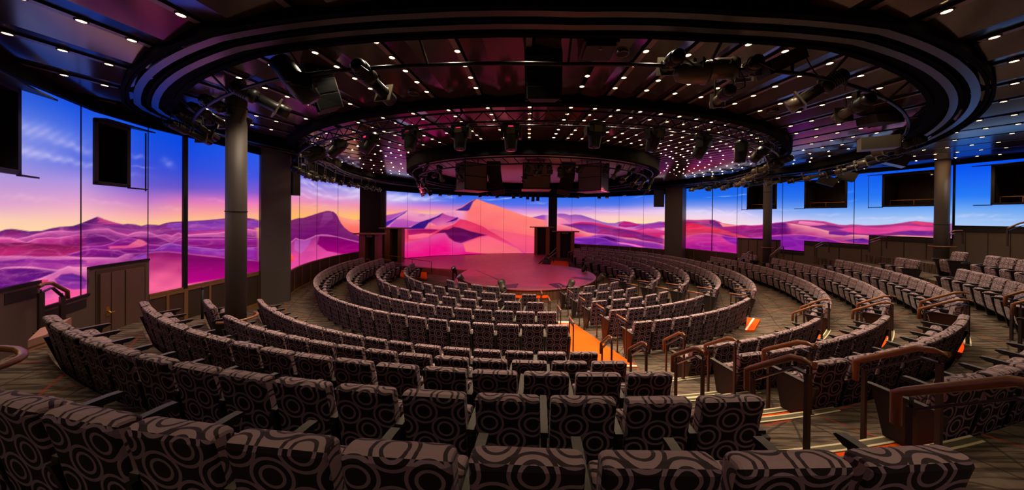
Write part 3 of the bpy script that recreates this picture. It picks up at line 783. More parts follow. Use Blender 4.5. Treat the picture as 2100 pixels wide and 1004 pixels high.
patch([(0, 535), (60, 530), (120, 533), (165, 531), (178, 534), (178, 541), (120, 545), (40, 543), (0, 548)], (130, 30, 140), (160, 45, 150))
dune([(-80, 551), (0, 549), (30, 546), (60, 546), (100, 551), (118, 553), (128, 550), (140, 545), (152, 547), (166, 547), (200, 546), (240, 546)], 18, (255, 160, 190), (215, 70, 150), PK, 1.4)
dune([(-80, 552), (0, 551), (45, 549.5), (80, 551), (105, 554), (120, 555)], 34, (112, 22, 128), (96, 14, 122), None)
dune([(60, 576), (80, 571), (110, 559), (128, 551), (140, 546), (152, 550), (164, 554), (178, 553), (240, 556)], 70, (225, 120, 180), (255, 80, 150), PK, 2.0)
patch([(112, 572), (126, 562), (148, 560), (168, 566), (178, 574), (178, 592), (150, 594), (120, 584)], (110, 40, 152), (165, 50, 160))
patch([(80, 574), (100, 572), (98, 580), (80, 582)], (235, 60, 110), (235, 60, 120))
dune([(248, 540), (262, 534), (274, 527), (286, 521), (300, 517), (320, 514.5), (345, 514), (378, 518), (400, 520.5), (447, 525.5), (495, 530), (531, 534)], 66, (128, 8, 96), (250, 100, 150), (255, 150, 205), 1.8)
patch([(262, 536), (280, 525), (300, 519), (303, 528), (285, 534), (268, 540)], (150, 70, 180), (165, 60, 170))
patch([(380, 521), (447, 528), (531, 536), (531, 575), (447, 572), (380, 582)], (112, 4, 92), (196, 0, 135))
# curved screen
dune([(700, 452), (730, 451), (745, 448.5), (756, 444), (772, 441.5)], 18, (232, 120, 165), (225, 100, 160))
dune([(680, 436), (692, 441), (705, 446), (720, 449), (735, 451.5), (750, 456), (772, 463)], 34, (252, 160, 135), (255, 92, 88))
patch([(735, 451.5), (752, 456), (772, 463), (772, 470), (750, 462)], (235, 110, 150), (240, 110, 140))
dune([(560, 462), (590, 453.5), (604, 449), (612, 447), (622, 446.5), (640, 441), (655, 436), (668, 432.5), (674, 432), (684, 434), (690, 439), (694, 447), (699, 457), (706, 466), (716, 474), (730, 480), (742, 486), (775, 500)], 60, (118, 34, 104), (108, 0, 104))
patch([(664, 436), (680, 435), (684, 446), (668, 460), (652, 472)], (140, 60, 128), (112, 10, 104))
dune([(560, 502), (590, 496.5), (598, 494), (604, 489), (607, 487), (614, 490), (625, 491), (636, 487), (648, 481.5), (660, 480), (672, 480.5), (690, 484), (715, 490), (735, 495), (775, 506)], 56, (150, 45, 128), (250, 80, 165), (255, 170, 205), 1.6)
patch([(655, 484), (690, 486), (735, 497), (775, 508), (775, 515), (740, 517), (700, 520), (670, 514), (650, 500)], (112, 0, 96), (170, 0, 120))
patch([(604, 492), (625, 494), (640, 488), (632, 504), (618, 520), (604, 512)], (168, 70, 170), (200, 90, 175))
patch([(588, 512), (598, 520), (604, 528), (600, 536), (588, 538)], (255, 90, 110), (255, 70, 60))
# stage screen
dune([(1085, 446), (1100, 443.5), (1112, 440.5), (1127, 440.5)], 16, (140, 70, 185), (190, 80, 180))
dune([(930, 432), (945, 425), (962, 413.5), (970, 409.5), (977, 407.3), (986, 410.5), (1000, 416), (1015, 420), (1030, 425.5), (1050, 433), (1078, 442.5), (1100, 447.5), (1127, 453)], 84, (255, 132, 118), (250, 92, 112))
patch([(933, 431.5), (948, 425), (964, 413.5), (977, 407.3), (970, 413.5), (966.5, 421), (963, 429), (959, 432.3), (948, 432)], (56, 36, 132), (60, 30, 140))
dune([(780, 442), (790, 441), (805, 438.5), (820, 435), (835, 431.5), (845, 434), (870, 437.5), (882, 438.5), (895, 438), (908, 436.5), (918, 433), (932, 430.8), (945, 432), (960, 432.3)], 60, (248, 168, 196), (205, 70, 165))
patch([(784, 442), (806, 438.5), (822, 435), (834, 431.6), (812, 444), (790, 455), (784, 456)], (188, 90, 180), (150, 60, 165))
patch([(788, 456), (805, 449), (818, 442), (835, 431.7), (830, 437), (818, 444), (808, 452), (798, 460), (789, 466)], (70, 40, 165), (66, 20, 150))
patch([(800, 462), (812, 450), (826, 448), (850, 454), (862, 455), (840, 464), (836, 470), (800, 470)], (190, 96, 178), (175, 60, 180))
patch([(858, 440), (866, 438.5), (874, 441), (868, 446), (856, 445)], (225, 130, 180), (235, 150, 185))
dune([(836, 470), (862, 455), (882, 449), (896, 443.5), (908, 436.8), (914, 440), (926, 443.5), (940, 446), (945, 448)], 30, (188, 62, 160), (238, 120, 165))
patch([(836, 470), (848, 462), (862, 455), (880, 449.5), (896, 443.5), (908, 436.8), (902, 444), (890, 449), (880, 456), (872, 466), (870, 469)], (50, 20, 120), (46, 16, 124))
patch([(938, 445), (940, 447), (936, 451), (926, 454), (915, 456), (928, 450)], (66, 20, 130), (80, 20, 130))
patch([(872, 467), (880, 456), (888, 458), (897, 463), (915, 462), (930, 458), (945, 450), (952, 452), (945, 462), (930, 466), (905, 469)], (250, 160, 185), (248, 95, 120))
dune([(815, 471), (836, 470.5), (870, 469), (905, 470), (930, 460), (944, 449), (955, 451), (975, 458), (990, 464), (1003, 472), (1020, 480), (1050, 484), (1127, 492)], 60, (228, 46, 96), (250, 92, 118))
patch([(836, 471), (868, 470), (890, 470), (900, 471), (885, 478), (858, 482), (838, 482)], (150, 10, 90), (190, 25, 105))
patch([(838, 482), (870, 478), (888, 479), (878, 486), (850, 490), (838, 490)], (255, 110, 130), (248, 90, 140))
dune([(815, 503), (836, 496), (862, 490), (882, 484), (898, 478.5), (912, 477), (918, 483), (926, 493), (945, 498), (965, 492), (985, 487), (998, 482), (1012, 488), (1030, 494), (1060, 505), (1085, 516), (1127, 520)], 34, (226, 80, 150), (238, 10, 128))
patch([(893, 478), (906, 471), (920, 470), (930, 464.5), (944, 467), (965, 474), (985, 478.5), (998, 481.8), (985, 484), (965, 491), (945, 498), (932, 495), (921, 487), (913, 477)], (92, 10, 72), (98, 4, 88))
patch([(950, 499), (985, 487), (1003, 484), (1030, 496), (1060, 508), (1072, 518), (1000, 520), (955, 516)], (250, 96, 128), (255, 112, 118))
patch([(1000, 470), (1010, 468.5), (1030, 474), (1060, 478), (1095, 484), (1127, 488), (1127, 522), (1080, 520), (1050, 500), (1020, 482)], (246, 90, 118), (250, 84, 128))
# far curved screen
dune([(1135, 438), (1150, 437.5), (1158, 438), (1168, 440.5), (1180, 439.5), (1192, 440.5), (1206, 445), (1222, 450.5), (1236, 455), (1247, 457), (1262, 457), (1270, 454.5), (1280, 453), (1290, 454.5), (1305, 458), (1320, 459), (1340, 456.5), (1352, 453.8), (1366, 453.8)], 18, (138, 82, 178), (238, 125, 190))
patch([(1142, 444), (1156, 448), (1168, 456), (1150, 458), (1142, 457)], (245, 150, 190), (250, 140, 160))
patch([(1270, 458), (1280, 453.5), (1292, 455), (1315, 461), (1300, 465), (1282, 466), (1268, 463)], (205, 25, 110), (150, 30, 130))
patch([(1318, 461), (1340, 458), (1364, 455), (1364, 466), (1340, 468), (1316, 470), (1300, 468)], (130, 40, 150), (180, 60, 165))
dune([(1165, 460), (1178, 457), (1192, 455), (1210, 455.5), (1226, 457.5), (1245, 462), (1262, 466), (1285, 470), (1300, 472), (1318, 469), (1335, 467.5), (1364, 474)], 20, (205, 26, 92), (215, 40, 118), None)
patch([(1290, 470), (1310, 472), (1330, 468), (1364, 473), (1364, 482), (1335, 480)], (235, 90, 160), (205, 30, 110))
dune([(1148, 459), (1170, 460), (1192, 458.5), (1215, 459.5), (1235, 464), (1258, 468), (1285, 471), (1305, 475), (1325, 481), (1345, 486), (1366, 490)], 32, (100, 30, 122), (215, 20, 96))
patch([(1168, 461), (1195, 459.5), (1222, 463), (1230, 472), (1225, 478), (1205, 476), (1185, 468)], (110, 34, 140), (150, 50, 160))
dune([(1135, 457), (1146, 459), (1160, 462), (1178, 467), (1192, 472), (1206, 476.5), (1222, 479), (1245, 481), (1262, 484), (1275, 486), (1300, 488), (1320, 493), (1340, 496), (1366, 501.5)], 28, (255, 150, 140), (225, 20, 92), (255, 160, 180), 1.3)
dune([(1170, 489), (1184, 485.5), (1205, 485), (1222, 480.5), (1236, 479.5), (1252, 481.5), (1266, 485), (1285, 490), (1302, 491.5), (1322, 494), (1345, 497), (1366, 502)], 22, (150, 55, 165), (120, 22, 140), (255, 130, 200), 1.2)
patch([(1225, 486), (1245, 484), (1262, 490), (1272, 496), (1255, 496), (1240, 490)], (84, 12, 100), (96, 16, 116))
dune([(1170, 487), (1200, 486), (1222, 485.5), (1240, 488), (1252, 493), (1264, 496.5), (1280, 499), (1300, 501), (1320, 505), (1345, 508), (1366, 513)], 20, (120, 38, 168), (100, 24, 160), (215, 90, 200), .9)
patch([(1265, 496), (1285, 498), (1302, 501), (1325, 507), (1310, 507), (1290, 502), (1270, 499)], (255, 120, 200), (255, 100, 190))
patch([(1178, 492), (1195, 496), (1212, 500), (1178, 500)], (165, 60, 200), (110, 30, 170))
# balcony-side screen
dune([(1395, 451.5), (1410, 450.2), (1425, 451), (1440, 450.5), (1455, 450), (1465, 450.8), (1475, 454), (1482, 457.5), (1495, 459.5), (1512, 461.5), (1525, 461), (1540, 462), (1558, 461), (1575, 458.5), (1592, 456), (1605, 455.3), (1614, 454), (1625, 452.2), (1640, 451), (1655, 451.2), (1672, 452), (1690, 453.5), (1705, 457), (1720, 460.5), (1735, 461.2), (1747, 459.8), (1760, 460.5), (1775, 462), (1800, 461.5), (1830, 459.5), (1850, 456.5), (1865, 454), (1878, 452.8), (1895, 454.5), (1915, 456.3), (1958, 458)], 16, (196, 62, 128), (140, 40, 125))
patch([(1455, 451), (1466, 452), (1474, 457), (1482, 464), (1470, 464), (1455, 458)], (96, 24, 110), (120, 30, 120))
patch([(1475, 456), (1484, 459), (1500, 461), (1520, 462), (1500, 464), (1483, 465)], (255, 165, 150), (250, 130, 130))
patch([(1640, 453), (1658, 454), (1690, 458), (1700, 463), (1660, 462), (1636, 458)], (250, 150, 190), (225, 90, 160))
patch([(1868, 456), (1880, 454.5), (1914, 457.5), (1914, 463), (1890, 462)], (238, 60, 110), (225, 60, 120))
dune([(1395, 457), (1410, 454.5), (1428, 455.5), (1448, 458), (1465, 462), (1485, 466), (1500, 471), (1520, 480), (1540, 487.5)], 24, (120, 40, 118), (248, 72, 96))
dune([(1478, 465), (1500, 464.5), (1525, 461.5), (1545, 463.5), (1565, 461.8), (1590, 457.5), (1606, 455.8), (1614, 457.5), (1620, 464), (1630, 470), (1645, 475), (1660, 478.5), (1690, 482)], 30, (170, 30, 118), (150, 20, 128))
patch([(1575, 461), (1604, 456), (1613, 458), (1620, 467), (1640, 476), (1600, 482), (1580, 482)], (98, 26, 118), (128, 10, 122))
patch([(1398, 457), (1420, 457), (1450, 464), (1480, 470), (1512, 480), (1538, 487.5), (1512, 486), (1480, 479), (1440, 474), (1398, 484)], (220, 24, 70), (250, 80, 110))
dune([(1612, 456), (1628, 459), (1645, 461.5), (1665, 464.5), (1685, 470), (1710, 476), (1740, 480), (1775, 482), (1800, 484), (1850, 482), (1958, 487)], 22, (252, 160, 155), (165, 30, 130), (255, 190, 190), 1.0)
patch([(1660, 464.5), (1690, 461), (1715, 463), (1740, 470), (1720, 473), (1690, 470)], (96, 28, 120), (140, 40, 140))
patch([(1720, 470), (1750, 465), (1800, 466), (1850, 462), (1880, 463), (1914, 466), (1914, 472), (1860, 474), (1800, 480), (1760, 479)], (238, 70, 148), (225, 60, 150))
patch([(1700, 474), (1730, 475), (1752, 480), (1730, 483), (1700, 480)], (110, 30, 140), (120, 30, 150))
patch([(1830, 476), (1870, 472), (1914, 476), (1914, 481), (1870, 482)], (104, 36, 140), (110, 36, 140))
dune([(1395, 487), (1412, 482), (1432, 479), (1448, 477.3), (1462, 478.5), (1480, 482), (1500, 485.5), (1515, 487), (1540, 487), (1570, 484.5), (1600, 481), (1625, 480), (1650, 480.5), (1675, 483), (1700, 488.5), (1725, 495), (1745, 499), (1790, 501), (1850, 500), (1900, 500), (1958, 501)], 34, (222, 60, 142), (190, 24, 152), (255, 130, 180), .9)
patch([(1480, 484), (1510, 488), (1560, 487), (1605, 482), (1650, 482), (1690, 488), (1725, 497), (1700, 512), (1600, 516), (1512, 502), (1490, 494)], (128, 30, 160), (155, 22, 172))
patch([(1730, 492), (1770, 488), (1782, 492), (1782, 498), (1755, 498)], (100, 30, 150), (120, 30, 160))

RNG = np.random.RandomState(3).rand(64, 64)
def vnoise(x, y):
    xi, yi = np.floor(x).astype(int), np.floor(y).astype(int); fx, fy = x-xi, y-yi
    fx, fy = fx*fx*(3-2*fx), fy*fy*(3-2*fy)
    g = lambda a, b: RNG[a % 64, b % 64]
    return (g(xi, yi)*(1-fx)+g(xi+1, yi)*fx)*(1-fy)+(g(xi, yi+1)*(1-fx)+g(xi+1, yi+1)*fx)*fy

def picture(px, py):
    xs = sorted(SKY); out = np.zeros((len(px), 3))
    cols = []
    for x in xs:
        ys = [k[0] for k in SKY[x]]
        cols.append(np.stack([np.interp(py, ys, [k[1+c] for k in SKY[x]]) for c in range(3)], 1))
    i = np.clip(np.searchsorted(xs, px)-1, 0, len(xs)-2); xa = np.array(xs, float)
    t = np.clip((px-xa[i])/(xa[i+1]-xa[i]), 0, 1)[:, None]
    cols = np.stack(cols); idx = np.arange(len(px))
    out = cols[i, idx]*(1-t)+cols[i+1, idx]*t
    for cx, cy, rx, ry, sl, st, c in CLOUDS:
        dx = (px-cx)/rx; wv = 1.5*np.sin(px*.11+cy)+.9*np.sin(px*.27+cx)
        dy = (py-cy-sl*(px-cx)+wv*min(1.2, ry*.22))/ry
        a = st*np.exp(-dx*dx*1.6-dy*dy*1.6)*(.8+.2*np.sin(px*.21+py*.35+cx))
        out = out*(1-a[:, None])+np.array(c)*a[:, None]
    cover = np.zeros(len(px))
    for kind, pts, depth, top, bot, gl, gw in D:
        X = np.array([p[0] for p in pts], float); Y = np.array([p[1] for p in pts], float)
        top, bot = np.array(top, float), np.array(bot, float)
        if kind == 'r':
            yr = np.interp(px, X, Y)
            inside = (px >= X[0]) & (px <= X[-1])
            d = py-yr
            a = np.clip(d*.55+.5, 0, 1)*inside
            # soft ends so that a layer melts into its neighbours
            e = np.clip((px-X[0])/14+.15, 0, 1)*np.clip((X[-1]-px)/14+.15, 0, 1)
            a = a*np.where(inside, e, 0)
            k = np.clip(d/depth, 0, 1)**.8
            wob = .06*np.sin(px*.09+py*.14+Y[0])+.05*np.sin(px*.031-py*.21+X[0])
            k = np.clip(k+wob*np.clip(k*4, 0, 1), 0, 1)[:, None]
            c = top*(1-k)+bot*k
            if gl is not None:
                g = np.exp(-((d-gw*.6)/(gw*.7+.8))**2)[:, None]*.5
                c = c*(1-g)+np.array(gl)*g
            out = out*(1-a[:, None])+c*a[:, None]; cover = np.maximum(cover, a)
        else:
            bb = (px > X.min()-3) & (px < X.max()+3) & (py > Y.min()-3) & (py < Y.max()+3)
            if not bb.any(): continue
            qx, qy = px[bb], py[bb]; n = len(X)
            ins = np.zeros(len(qx), bool); dist = np.full(len(qx), 1e9)
            for j in range(n):
                x0, y0, x1, y1 = X[j], Y[j], X[(j+1) % n], Y[(j+1) % n]
                cr = ((y0 > qy) != (y1 > qy)) & (qx < (x1-x0)*(qy-y0)/((y1-y0) if y1 != y0 else 1e-9)+x0)
                ins ^= cr
                L = (x1-x0)**2+(y1-y0)**2+1e-9
                tt = np.clip(((qx-x0)*(x1-x0)+(qy-y0)*(y1-y0))/L, 0, 1)
                dist = np.minimum(dist, np.hypot(qx-x0-tt*(x1-x0), (qy-y0-tt*(y1-y0))*1.4))
            sd = np.where(ins, dist, -dist)
            soft = max(1.0, min(3.0, (Y.max()-Y.min())*.12))
            a = np.clip(sd/soft+.5, 0, 1)[:, None]
            k = np.clip((qy-Y.min())/max(1, Y.max()-Y.min()), 0, 1)[:, None]
            out[bb] = out[bb]*(1-a)+(top*(1-k)+bot*k)*a
    # secondary dunes: long soft crests and hollows running across the slopes
    side = np.clip((560-px)/40, 0, 1); bal = np.clip((px-1390)/20, 0, 1); far = np.clip((px-1135)/10, 0, 1)*(1-bal)
    wx = px+14*vnoise(px/60, py/22); wy = py+.16*px*np.where(px < 560, -1, 1)*0+9*vnoise(px/75+9, py/40+3)
    n1 = 1-np.abs(2*vnoise(wx/52, wy/9.0)-1); n2 = 1-np.abs(2*vnoise(wx/27+5, wy/5.0+7)-1); n3 = vnoise(wx/90+3, wy/16+1)
    amp = (.50*side+.36*bal+.30*far+.13*(1-side)*(1-bal)*(1-far))*np.clip(cover*1.3-.3, 0, 1)
    hi = np.clip((n1-.62)/.38, 0, 1)**1.6*.5+np.clip((n2-.7)/.3, 0, 1)**2*.35
    lo = np.clip((.55-n3)/.5, 0, 1)
    calm = np.where((px < 560) & (py > np.interp(px, [240, 303, 378, 531], [545, 520, 521, 536])) & (px > 255), .15, 1.0)
    ah = (amp*hi*calm)[:, None]; al = (amp*lo*calm)[:, None]
    out = out*(1-al)+out*np.array((.55, .35, .75))*al
    out = out*(1-ah)+np.array((246, 140, 190.0))*ah
    return np.clip(out, 0, 255)

def to_lin(c):
    c = c/255.0
    return np.where(c <= .04045, c/12.92, ((c+.055)/1.055)**2.4)

def screen(pts, zb, zt, ds, dz, label, holes=(), seams=(), extra_s=(), d=0.0, parent=None, name='led_screen'):
    """pts: plan polyline; zb: function of distance along it; holes: (s0, s1, z0, z1)."""
    pts = [Vector(p) for p in (offset(pts, d) if d else pts)]
    cum = [0.0]
    for p, q in zip(pts[:-1], pts[1:]): cum.append(cum[-1]+(q-p).length)
    L = cum[-1]
    S = sorted(set([round(x, 4) for x in list(np.linspace(0, L, int(L/ds)+2))+[x for h in holes for x in h[:2]]+list(extra_s)]))
    S = [s for i, s in enumerate(S) if i == 0 or s-S[i-1] > .004 or s in extra_s]
    zmin = min(zb((a+c)/2) for a, c in zip(S[:-1], S[1:]))
    Z = sorted(set([round(x, 4) for x in list(np.linspace(zmin, zt, int((zt-zmin)/dz)+2))+[x for h in holes for x in h[2:]]]))
    Sa = np.array(S); Za = np.array(Z)
    xs = np.interp(Sa, cum, [p.x for p in pts]); ys = np.interp(Sa, cum, [p.y for p in pts])
    ns, nz = len(S), len(Z)
    V = np.zeros((ns, nz, 3)); V[:, :, 0] = xs[:, None]; V[:, :, 1] = ys[:, None]; V[:, :, 2] = Za[None, :]
    faces = []
    for i in range(ns-1):
        sm = (S[i]+S[i+1])/2; b0 = zb(sm)
        # the lowest row is moved on to the screen's lower edge
        j0 = int(np.searchsorted(Za, b0-1e-6))
        for j in range(max(0, j0-1), nz-1):
            zm = (Z[j]+Z[j+1])/2
            if Z[j+1] <= b0: continue
            if any(h[0] < sm < h[1] and h[2] < zm < h[3] for h in holes): continue
            faces.append((i*nz+j, (i+1)*nz+j, (i+1)*nz+j+1, i*nz+j+1))
    V = V.reshape(-1, 3)
    # clip the vertices of the lowest used row
    low = np.full(ns, 1e9)
    for i in range(ns-1):
        b0 = zb((S[i]+S[i+1])/2); low[i] = min(low[i], b0); low[i+1] = min(low[i+1], b0)
    Vg = V.reshape(ns, nz, 3)
    Vg[:, :, 2] = np.maximum(Vg[:, :, 2], low[:, None])
    V = Vg.reshape(-1, 3)
    me = bpy.data.meshes.new(name); me.from_pydata(V.tolist(), [], faces); me.update()
    px, py = project(V)
    c = to_lin(picture(px, py)); ca = np.ones((len(V), 4)); ca[:, :3] = c
    at = me.color_attributes.new('show', 'FLOAT_COLOR', 'POINT'); at.data.foreach_set('color', ca.ravel())
    me.materials.append(M['led'])
    o = bpy.data.objects.new(name, me); COL.objects.link(o)
    if parent is not None: o.parent = parent; reg(o, parent)
    else: tag(o, label, 'LED screen')
    for s, w in seams:
        x, y = np.interp(s, cum, [p.x for p in pts]), np.interp(s, cum, [p.y for p in pts])
        k = max(i for i in range(len(cum)-1) if cum[i] <= s+1e-6); e = (pts[k+1]-pts[k]).normalized()*w/2
        b = MB(); P = Vector((x, y)); z0 = zb(s)
        segs = [(z0, zt)]
        for h in holes:
            if h[0] <= s <= h[1]: segs = [(z0, h[2]), (h[3], zt)]
        for q0, q1 in segs: wall_band(b, [tuple(P-e), tuple(P+e)], q0, q1, -.012, .006)
        part(b, 'panel_seam', M['seam'], o)
    return o
def s_on(pts, px, py=420):
    q = on_path(px, py, pts); acc = 0.0
    if q is None: return 0.0
    for a, c in zip(pts[:-1], pts[1:]):
        L = math.dist(a, c); t = ((q.x-a[0])*(c[0]-a[0])+(q.y-a[1])*(c[1]-a[1]))/L/L
        if -.01 <= t <= 1.01 and math.hypot(a[0]+t*(c[0]-a[0])-q.x, a[1]+t*(c[1]-a[1])-q.y) < .02: return acc+t*L
        acc += L
    return acc
# side screen (with two balcony windows)
SL = LP[1:5]+[(-9.6, 8.46)]
sb = [(s_on(SL, 76), ZE-1.19), (s_on(SL, 178), ZE-1.68), (s_on(SL, 303), ZE-1.13), (99, ZE-2.05)]
def zb_side(s):
    for k, z in sb:
        if s < k: return z
WZ0, WZ1 = ZE+.66, ZE+2.03
hl = [(s_on(SL, -150), s_on(SL, 33), WZ0, WZ1), (s_on(SL, 192), s_on(SL, 261), WZ0, WZ1)]
hl[0] = (.25, hl[0][1], WZ0, WZ1)
screen(SL, zb_side, TOPZ, .03, .016, 'tall side LED screen with dunes at dusk and two dark balcony windows', hl, [(s_on(SL, 165), .014), (s_on(SL, 303), .012)], [k for k, z in sb[:3]])
SM = [(-9.6, 8.53), (-9.62, 9.45), (-9.65, 10.96)]
screen(SM, lambda s: ZE-2.03, TOPZ, .035, .017, 'LED screen of smooth purple dune behind the slim grey column')
b = MB(); b.prism([(-9.66, 8.44), (-9.55, 8.44), (-9.55, 8.55), (-9.66, 8.55)], ZE-2.1, TOPZ); tag(b.build('screen_mullion', M['seam']), 'thick black upright joint between the two side screens', 'mullion')
# curved screen
cs = lambda P, l: [(s_on(P, x), .016) for x in l]
screen(OL, lambda s: ZOB, ZE+1.87, .05, .028, 'curved LED screen with a tall purple dune under an orange sky', (), cs(OL, (614, 650, 693, 739)))
SB = [p for p in BACK]
ia = s_on(SB, 789); ic = s_on(SB, 1125)
def cut(pts, s0, s1):
    out = []; acc = 0.0; L = [0.0]
    for a, c in zip(pts[:-1], pts[1:]): L.append(L[-1]+math.dist(a, c))
    f = lambda s: (float(np.interp(s, L, [p[0] for p in pts])), float(np.interp(s, L, [p[1] for p in pts])))
    return [f(s0)]+[p for p, l in zip(pts, L) if s0+.02 < l < s1-.02]+[f(s1)]
SBc = cut(SB, ia, ic)
screen(SBc, lambda s: ZE-3.13, ZE+1.84, .065, .04, 'stage-back LED screen with the great orange dune peak', (), cs(SBc, (836, 882, 929, 986, 1033, 1079)))
SR0 = cut(BACK, s_on(BACK, 1142.5), s_on(BACK, 1182))+OR_[1:]
screen(SR0, lambda s: ZOB, ZE+1.87, .065, .038, 'far curved LED screen with red and violet dunes beside the portals', (), cs(SR0, (1173, 1221, 1270, 1320)))
b = MB(); wall_band(b, SR0, ZOB, CEIL, .12, .3); struct('wall_curved.003', b, M['dark'])
# balcony-side screens
SX = sub_path(RP, 1399, 1954)
rb_ = [(s_on(SX, 1513), ZE-2.14), (s_on(SX, 1601), ZE-1.09*KR), (s_on(SX, 1650), ZE-1.60*KR), (s_on(SX, 1783), ZE-1.06*KR), (99, ZE-.63*KR)]
TOPR = ZE+2.22*KR; WR = (ZE+.66*KR, ZE+2.03*KR)
def zb_bal(s):
    for k, z in rb_:
        if s < k: return z
hr = [(s_on(SX, a), s_on(SX, c), *WR) for a, c in ((1533, 1592), (1651, 1736), (1811, 1945))]
screen(SX, zb_bal, TOPR, .05, .026, 'balcony-side LED screen with low violet dunes under a wide blue sky', hr, [(s_on(SX, 1461), .05), (s_on(SX, 1512), .02), (s_on(SX, 1605), .022), (s_on(SX, 1752), .022)], [k for k, z in rb_[:4]])
SY = sub_path(RP, 1957.5, 2170)
hy = [(s_on(SY, 2035), s_on(SY, 2162), *WR)]
screen(SY, lambda s: ZE-.13*KR, TOPR, .07, .06, 'plain blue sky LED screen at the top of the balcony-side tiers', hy, (), ())
q = on_path(1955.5, 450, RP); b = MB(); b.lathe([(.035, ZE-.66), (.035, TOPR)], 10, Matrix.Translation((q.x, q.y, 0))); tag(b.build('screen_mullion', M['seam']), 'black upright joint beside the round balcony-side column', 'mullion')

# balcony windows cut into the screens
def balcony_window(n, pts, s0, s1, rail=True, glow=True, board=False, shut=None, label='', WZ=None):
    P = cut(pts, s0, s1); a, c = Vector(P[0]), Vector(P[-1]); t = (c-a).normalized(); nrm = Vector((t.y, -t.x))
    if nrm.dot(a-Vector(C0)) < 0: nrm = -nrm
    f = MB(); w = (c-a).length; z0, z1 = WZ or (WZ0, WZ1)
    def q(u, d, z): p = a+t*u+nrm*d; return (p.x, p.y, z)
    dp = 1.5
    for quad in ([q(0, 0, z0), q(w, 0, z0), q(w, dp, z0), q(0, dp, z0)], [q(0, 0, z1), q(0, dp, z1), q(w, dp, z1), q(w, 0, z1)], [q(0, 0, z0), q(0, dp, z0), q(0, dp, z1), q(0, 0, z1)], [q(w, 0, z0), q(w, 0, z1), q(w, dp, z1), q(w, dp, z0)], [q(0, dp, z0), q(w, dp, z0), q(w, dp, z1), q(0, dp, z1)]):
        f.face(quad)
    o = f.build('window_%d' % n, M['recess']); o['kind'] = 'structure'; o['label'] = label
    g = MB()
    for u0, u1, e0, e1 in ((-.03, .05, z0-.03, z1+.03), (w-.05, w+.03, z0-.03, z1+.03)):
        g.prism([q(u0, -.04, 0)[:2], q(u1, -.04, 0)[:2], q(u1, .12, 0)[:2], q(u0, .12, 0)[:2]], e0, e1)
    for e0, e1 in ((z0-.03, z0+.05), (z1-.05, z1+.03)):
        g.prism([q(-.03, -.04, 0)[:2], q(w+.03, -.04, 0)[:2], q(w+.03, .12, 0)[:2], q(-.03, .12, 0)[:2]], e0, e1)
    part(g, 'window_frame', M['frame'], o)
    if shut:      # upper flap and lower tray reaching sideways past the opening, with the thin edge of the sliding panel
        u = shut
        g = MB()
        lo_, hi_ = (w, w+u) if u > 0 else (u, 0)
        g.prism([q(lo_, -.22, 0)[:2], q(hi_, -.22, 0)[:2], q(hi_ if u < 0 else w, -.02, 0)[:2], q(lo_ if u > 0 else 0, -.02, 0)[:2]], z1+.02, z1+.05)
        g.prism([q(0, -.22, 0)[:2], q(w, -.22, 0)[:2], q(w, .0, 0)[:2], q(0, .0, 0)[:2]], z1+.02, z1+.05)
        part(g, 'upper_flap', M['frame'], o)
        g = MB(); g.prism([q(lo_, -.06, 0)[:2], q(hi_, -.06, 0)[:2], q(hi_, -.0, 0)[:2], q(lo_, -.0, 0)[:2]], z0-.05, z0-.02); part(g, 'lower_track', M['frame'], o)
        e = w+u*1.04 if u > 0 else u*1.04
        g = MB(); g.prism([q(e-.009, -.02, 0)[:2], q(e+.009, -.02, 0)[:2], q(e+.009, -.002, 0)[:2], q(e-.009, -.002, 0)[:2]], z0-.08, z1+.02); part(g, 'panel_edge', M['seam'], o)
    if rail:
        g = MB(); zr = z0+.28; m0 = w*.06
        g.bar(q(m0, .35, zr), q(w*.94, .35, zr), .03, .025)
        for u in (m0, w*.45, w*.94): g.bar(q(u, .35, z0), q(u, .35, zr), .02, .02)
        part(g, 'railing', M['gold'], o)
    if board:
        g = MB(); g.prism([q(w*.18, .16, 0)[:2], q(w*.42, .30, 0)[:2], q(w*.42, .34, 0)[:2], q(w*.18, .20, 0)[:2]], z0+.05, z0+.40); part(g, 'white_board', M['board'], o)
    if glow:
        ld = bpy.data.lights.new('balcony_lamp', 'SPOT'); ld.energy = 6; ld.color = (1, .75, .42); ld.spot_size = R(80); ld.spot_blend = .8; ld.shadow_soft_size = .04
        lo = bpy.data.objects.new('balcony_lamp', ld); COL.objects.link(lo); lo.location = q(w*.6, 1.1, z1-.06); lo.parent = o
        g = MB(); g.lathe([(.03, 0), (.001, 0)], 10, Matrix.Translation(q(w*.6, 1.1, z1-.04)), caps=False); part(g, 'ceiling_lamp', M['amber'], o)
balcony_window(1, SL, hl[0][0], hl[0][1], False, False, True, .52, 'dark balcony window at the picture edge with a white board inside')
balcony_window(2, SL, hl[1][0], hl[1][1], False, False, True, .42, 'dark balcony window with a small white board and a sideways flap')
balcony_window(3, SX, *hr[0][:2], True, False, False, -.3, 'balcony window half hidden by the slim far column', WR)
balcony_window(4, SX, *hr[1][:2], True, True, False, -.45, 'balcony window with a golden railing under the tilted speaker', WR)
balcony_window(5, SX, *hr[2][:2], True, True, False, -.45, 'wide balcony window cut by the round grey column', WR)
balcony_window(6, SY, *hy[0][:2], True, True, False, -.4, 'last balcony window above the upper tiers', WR)
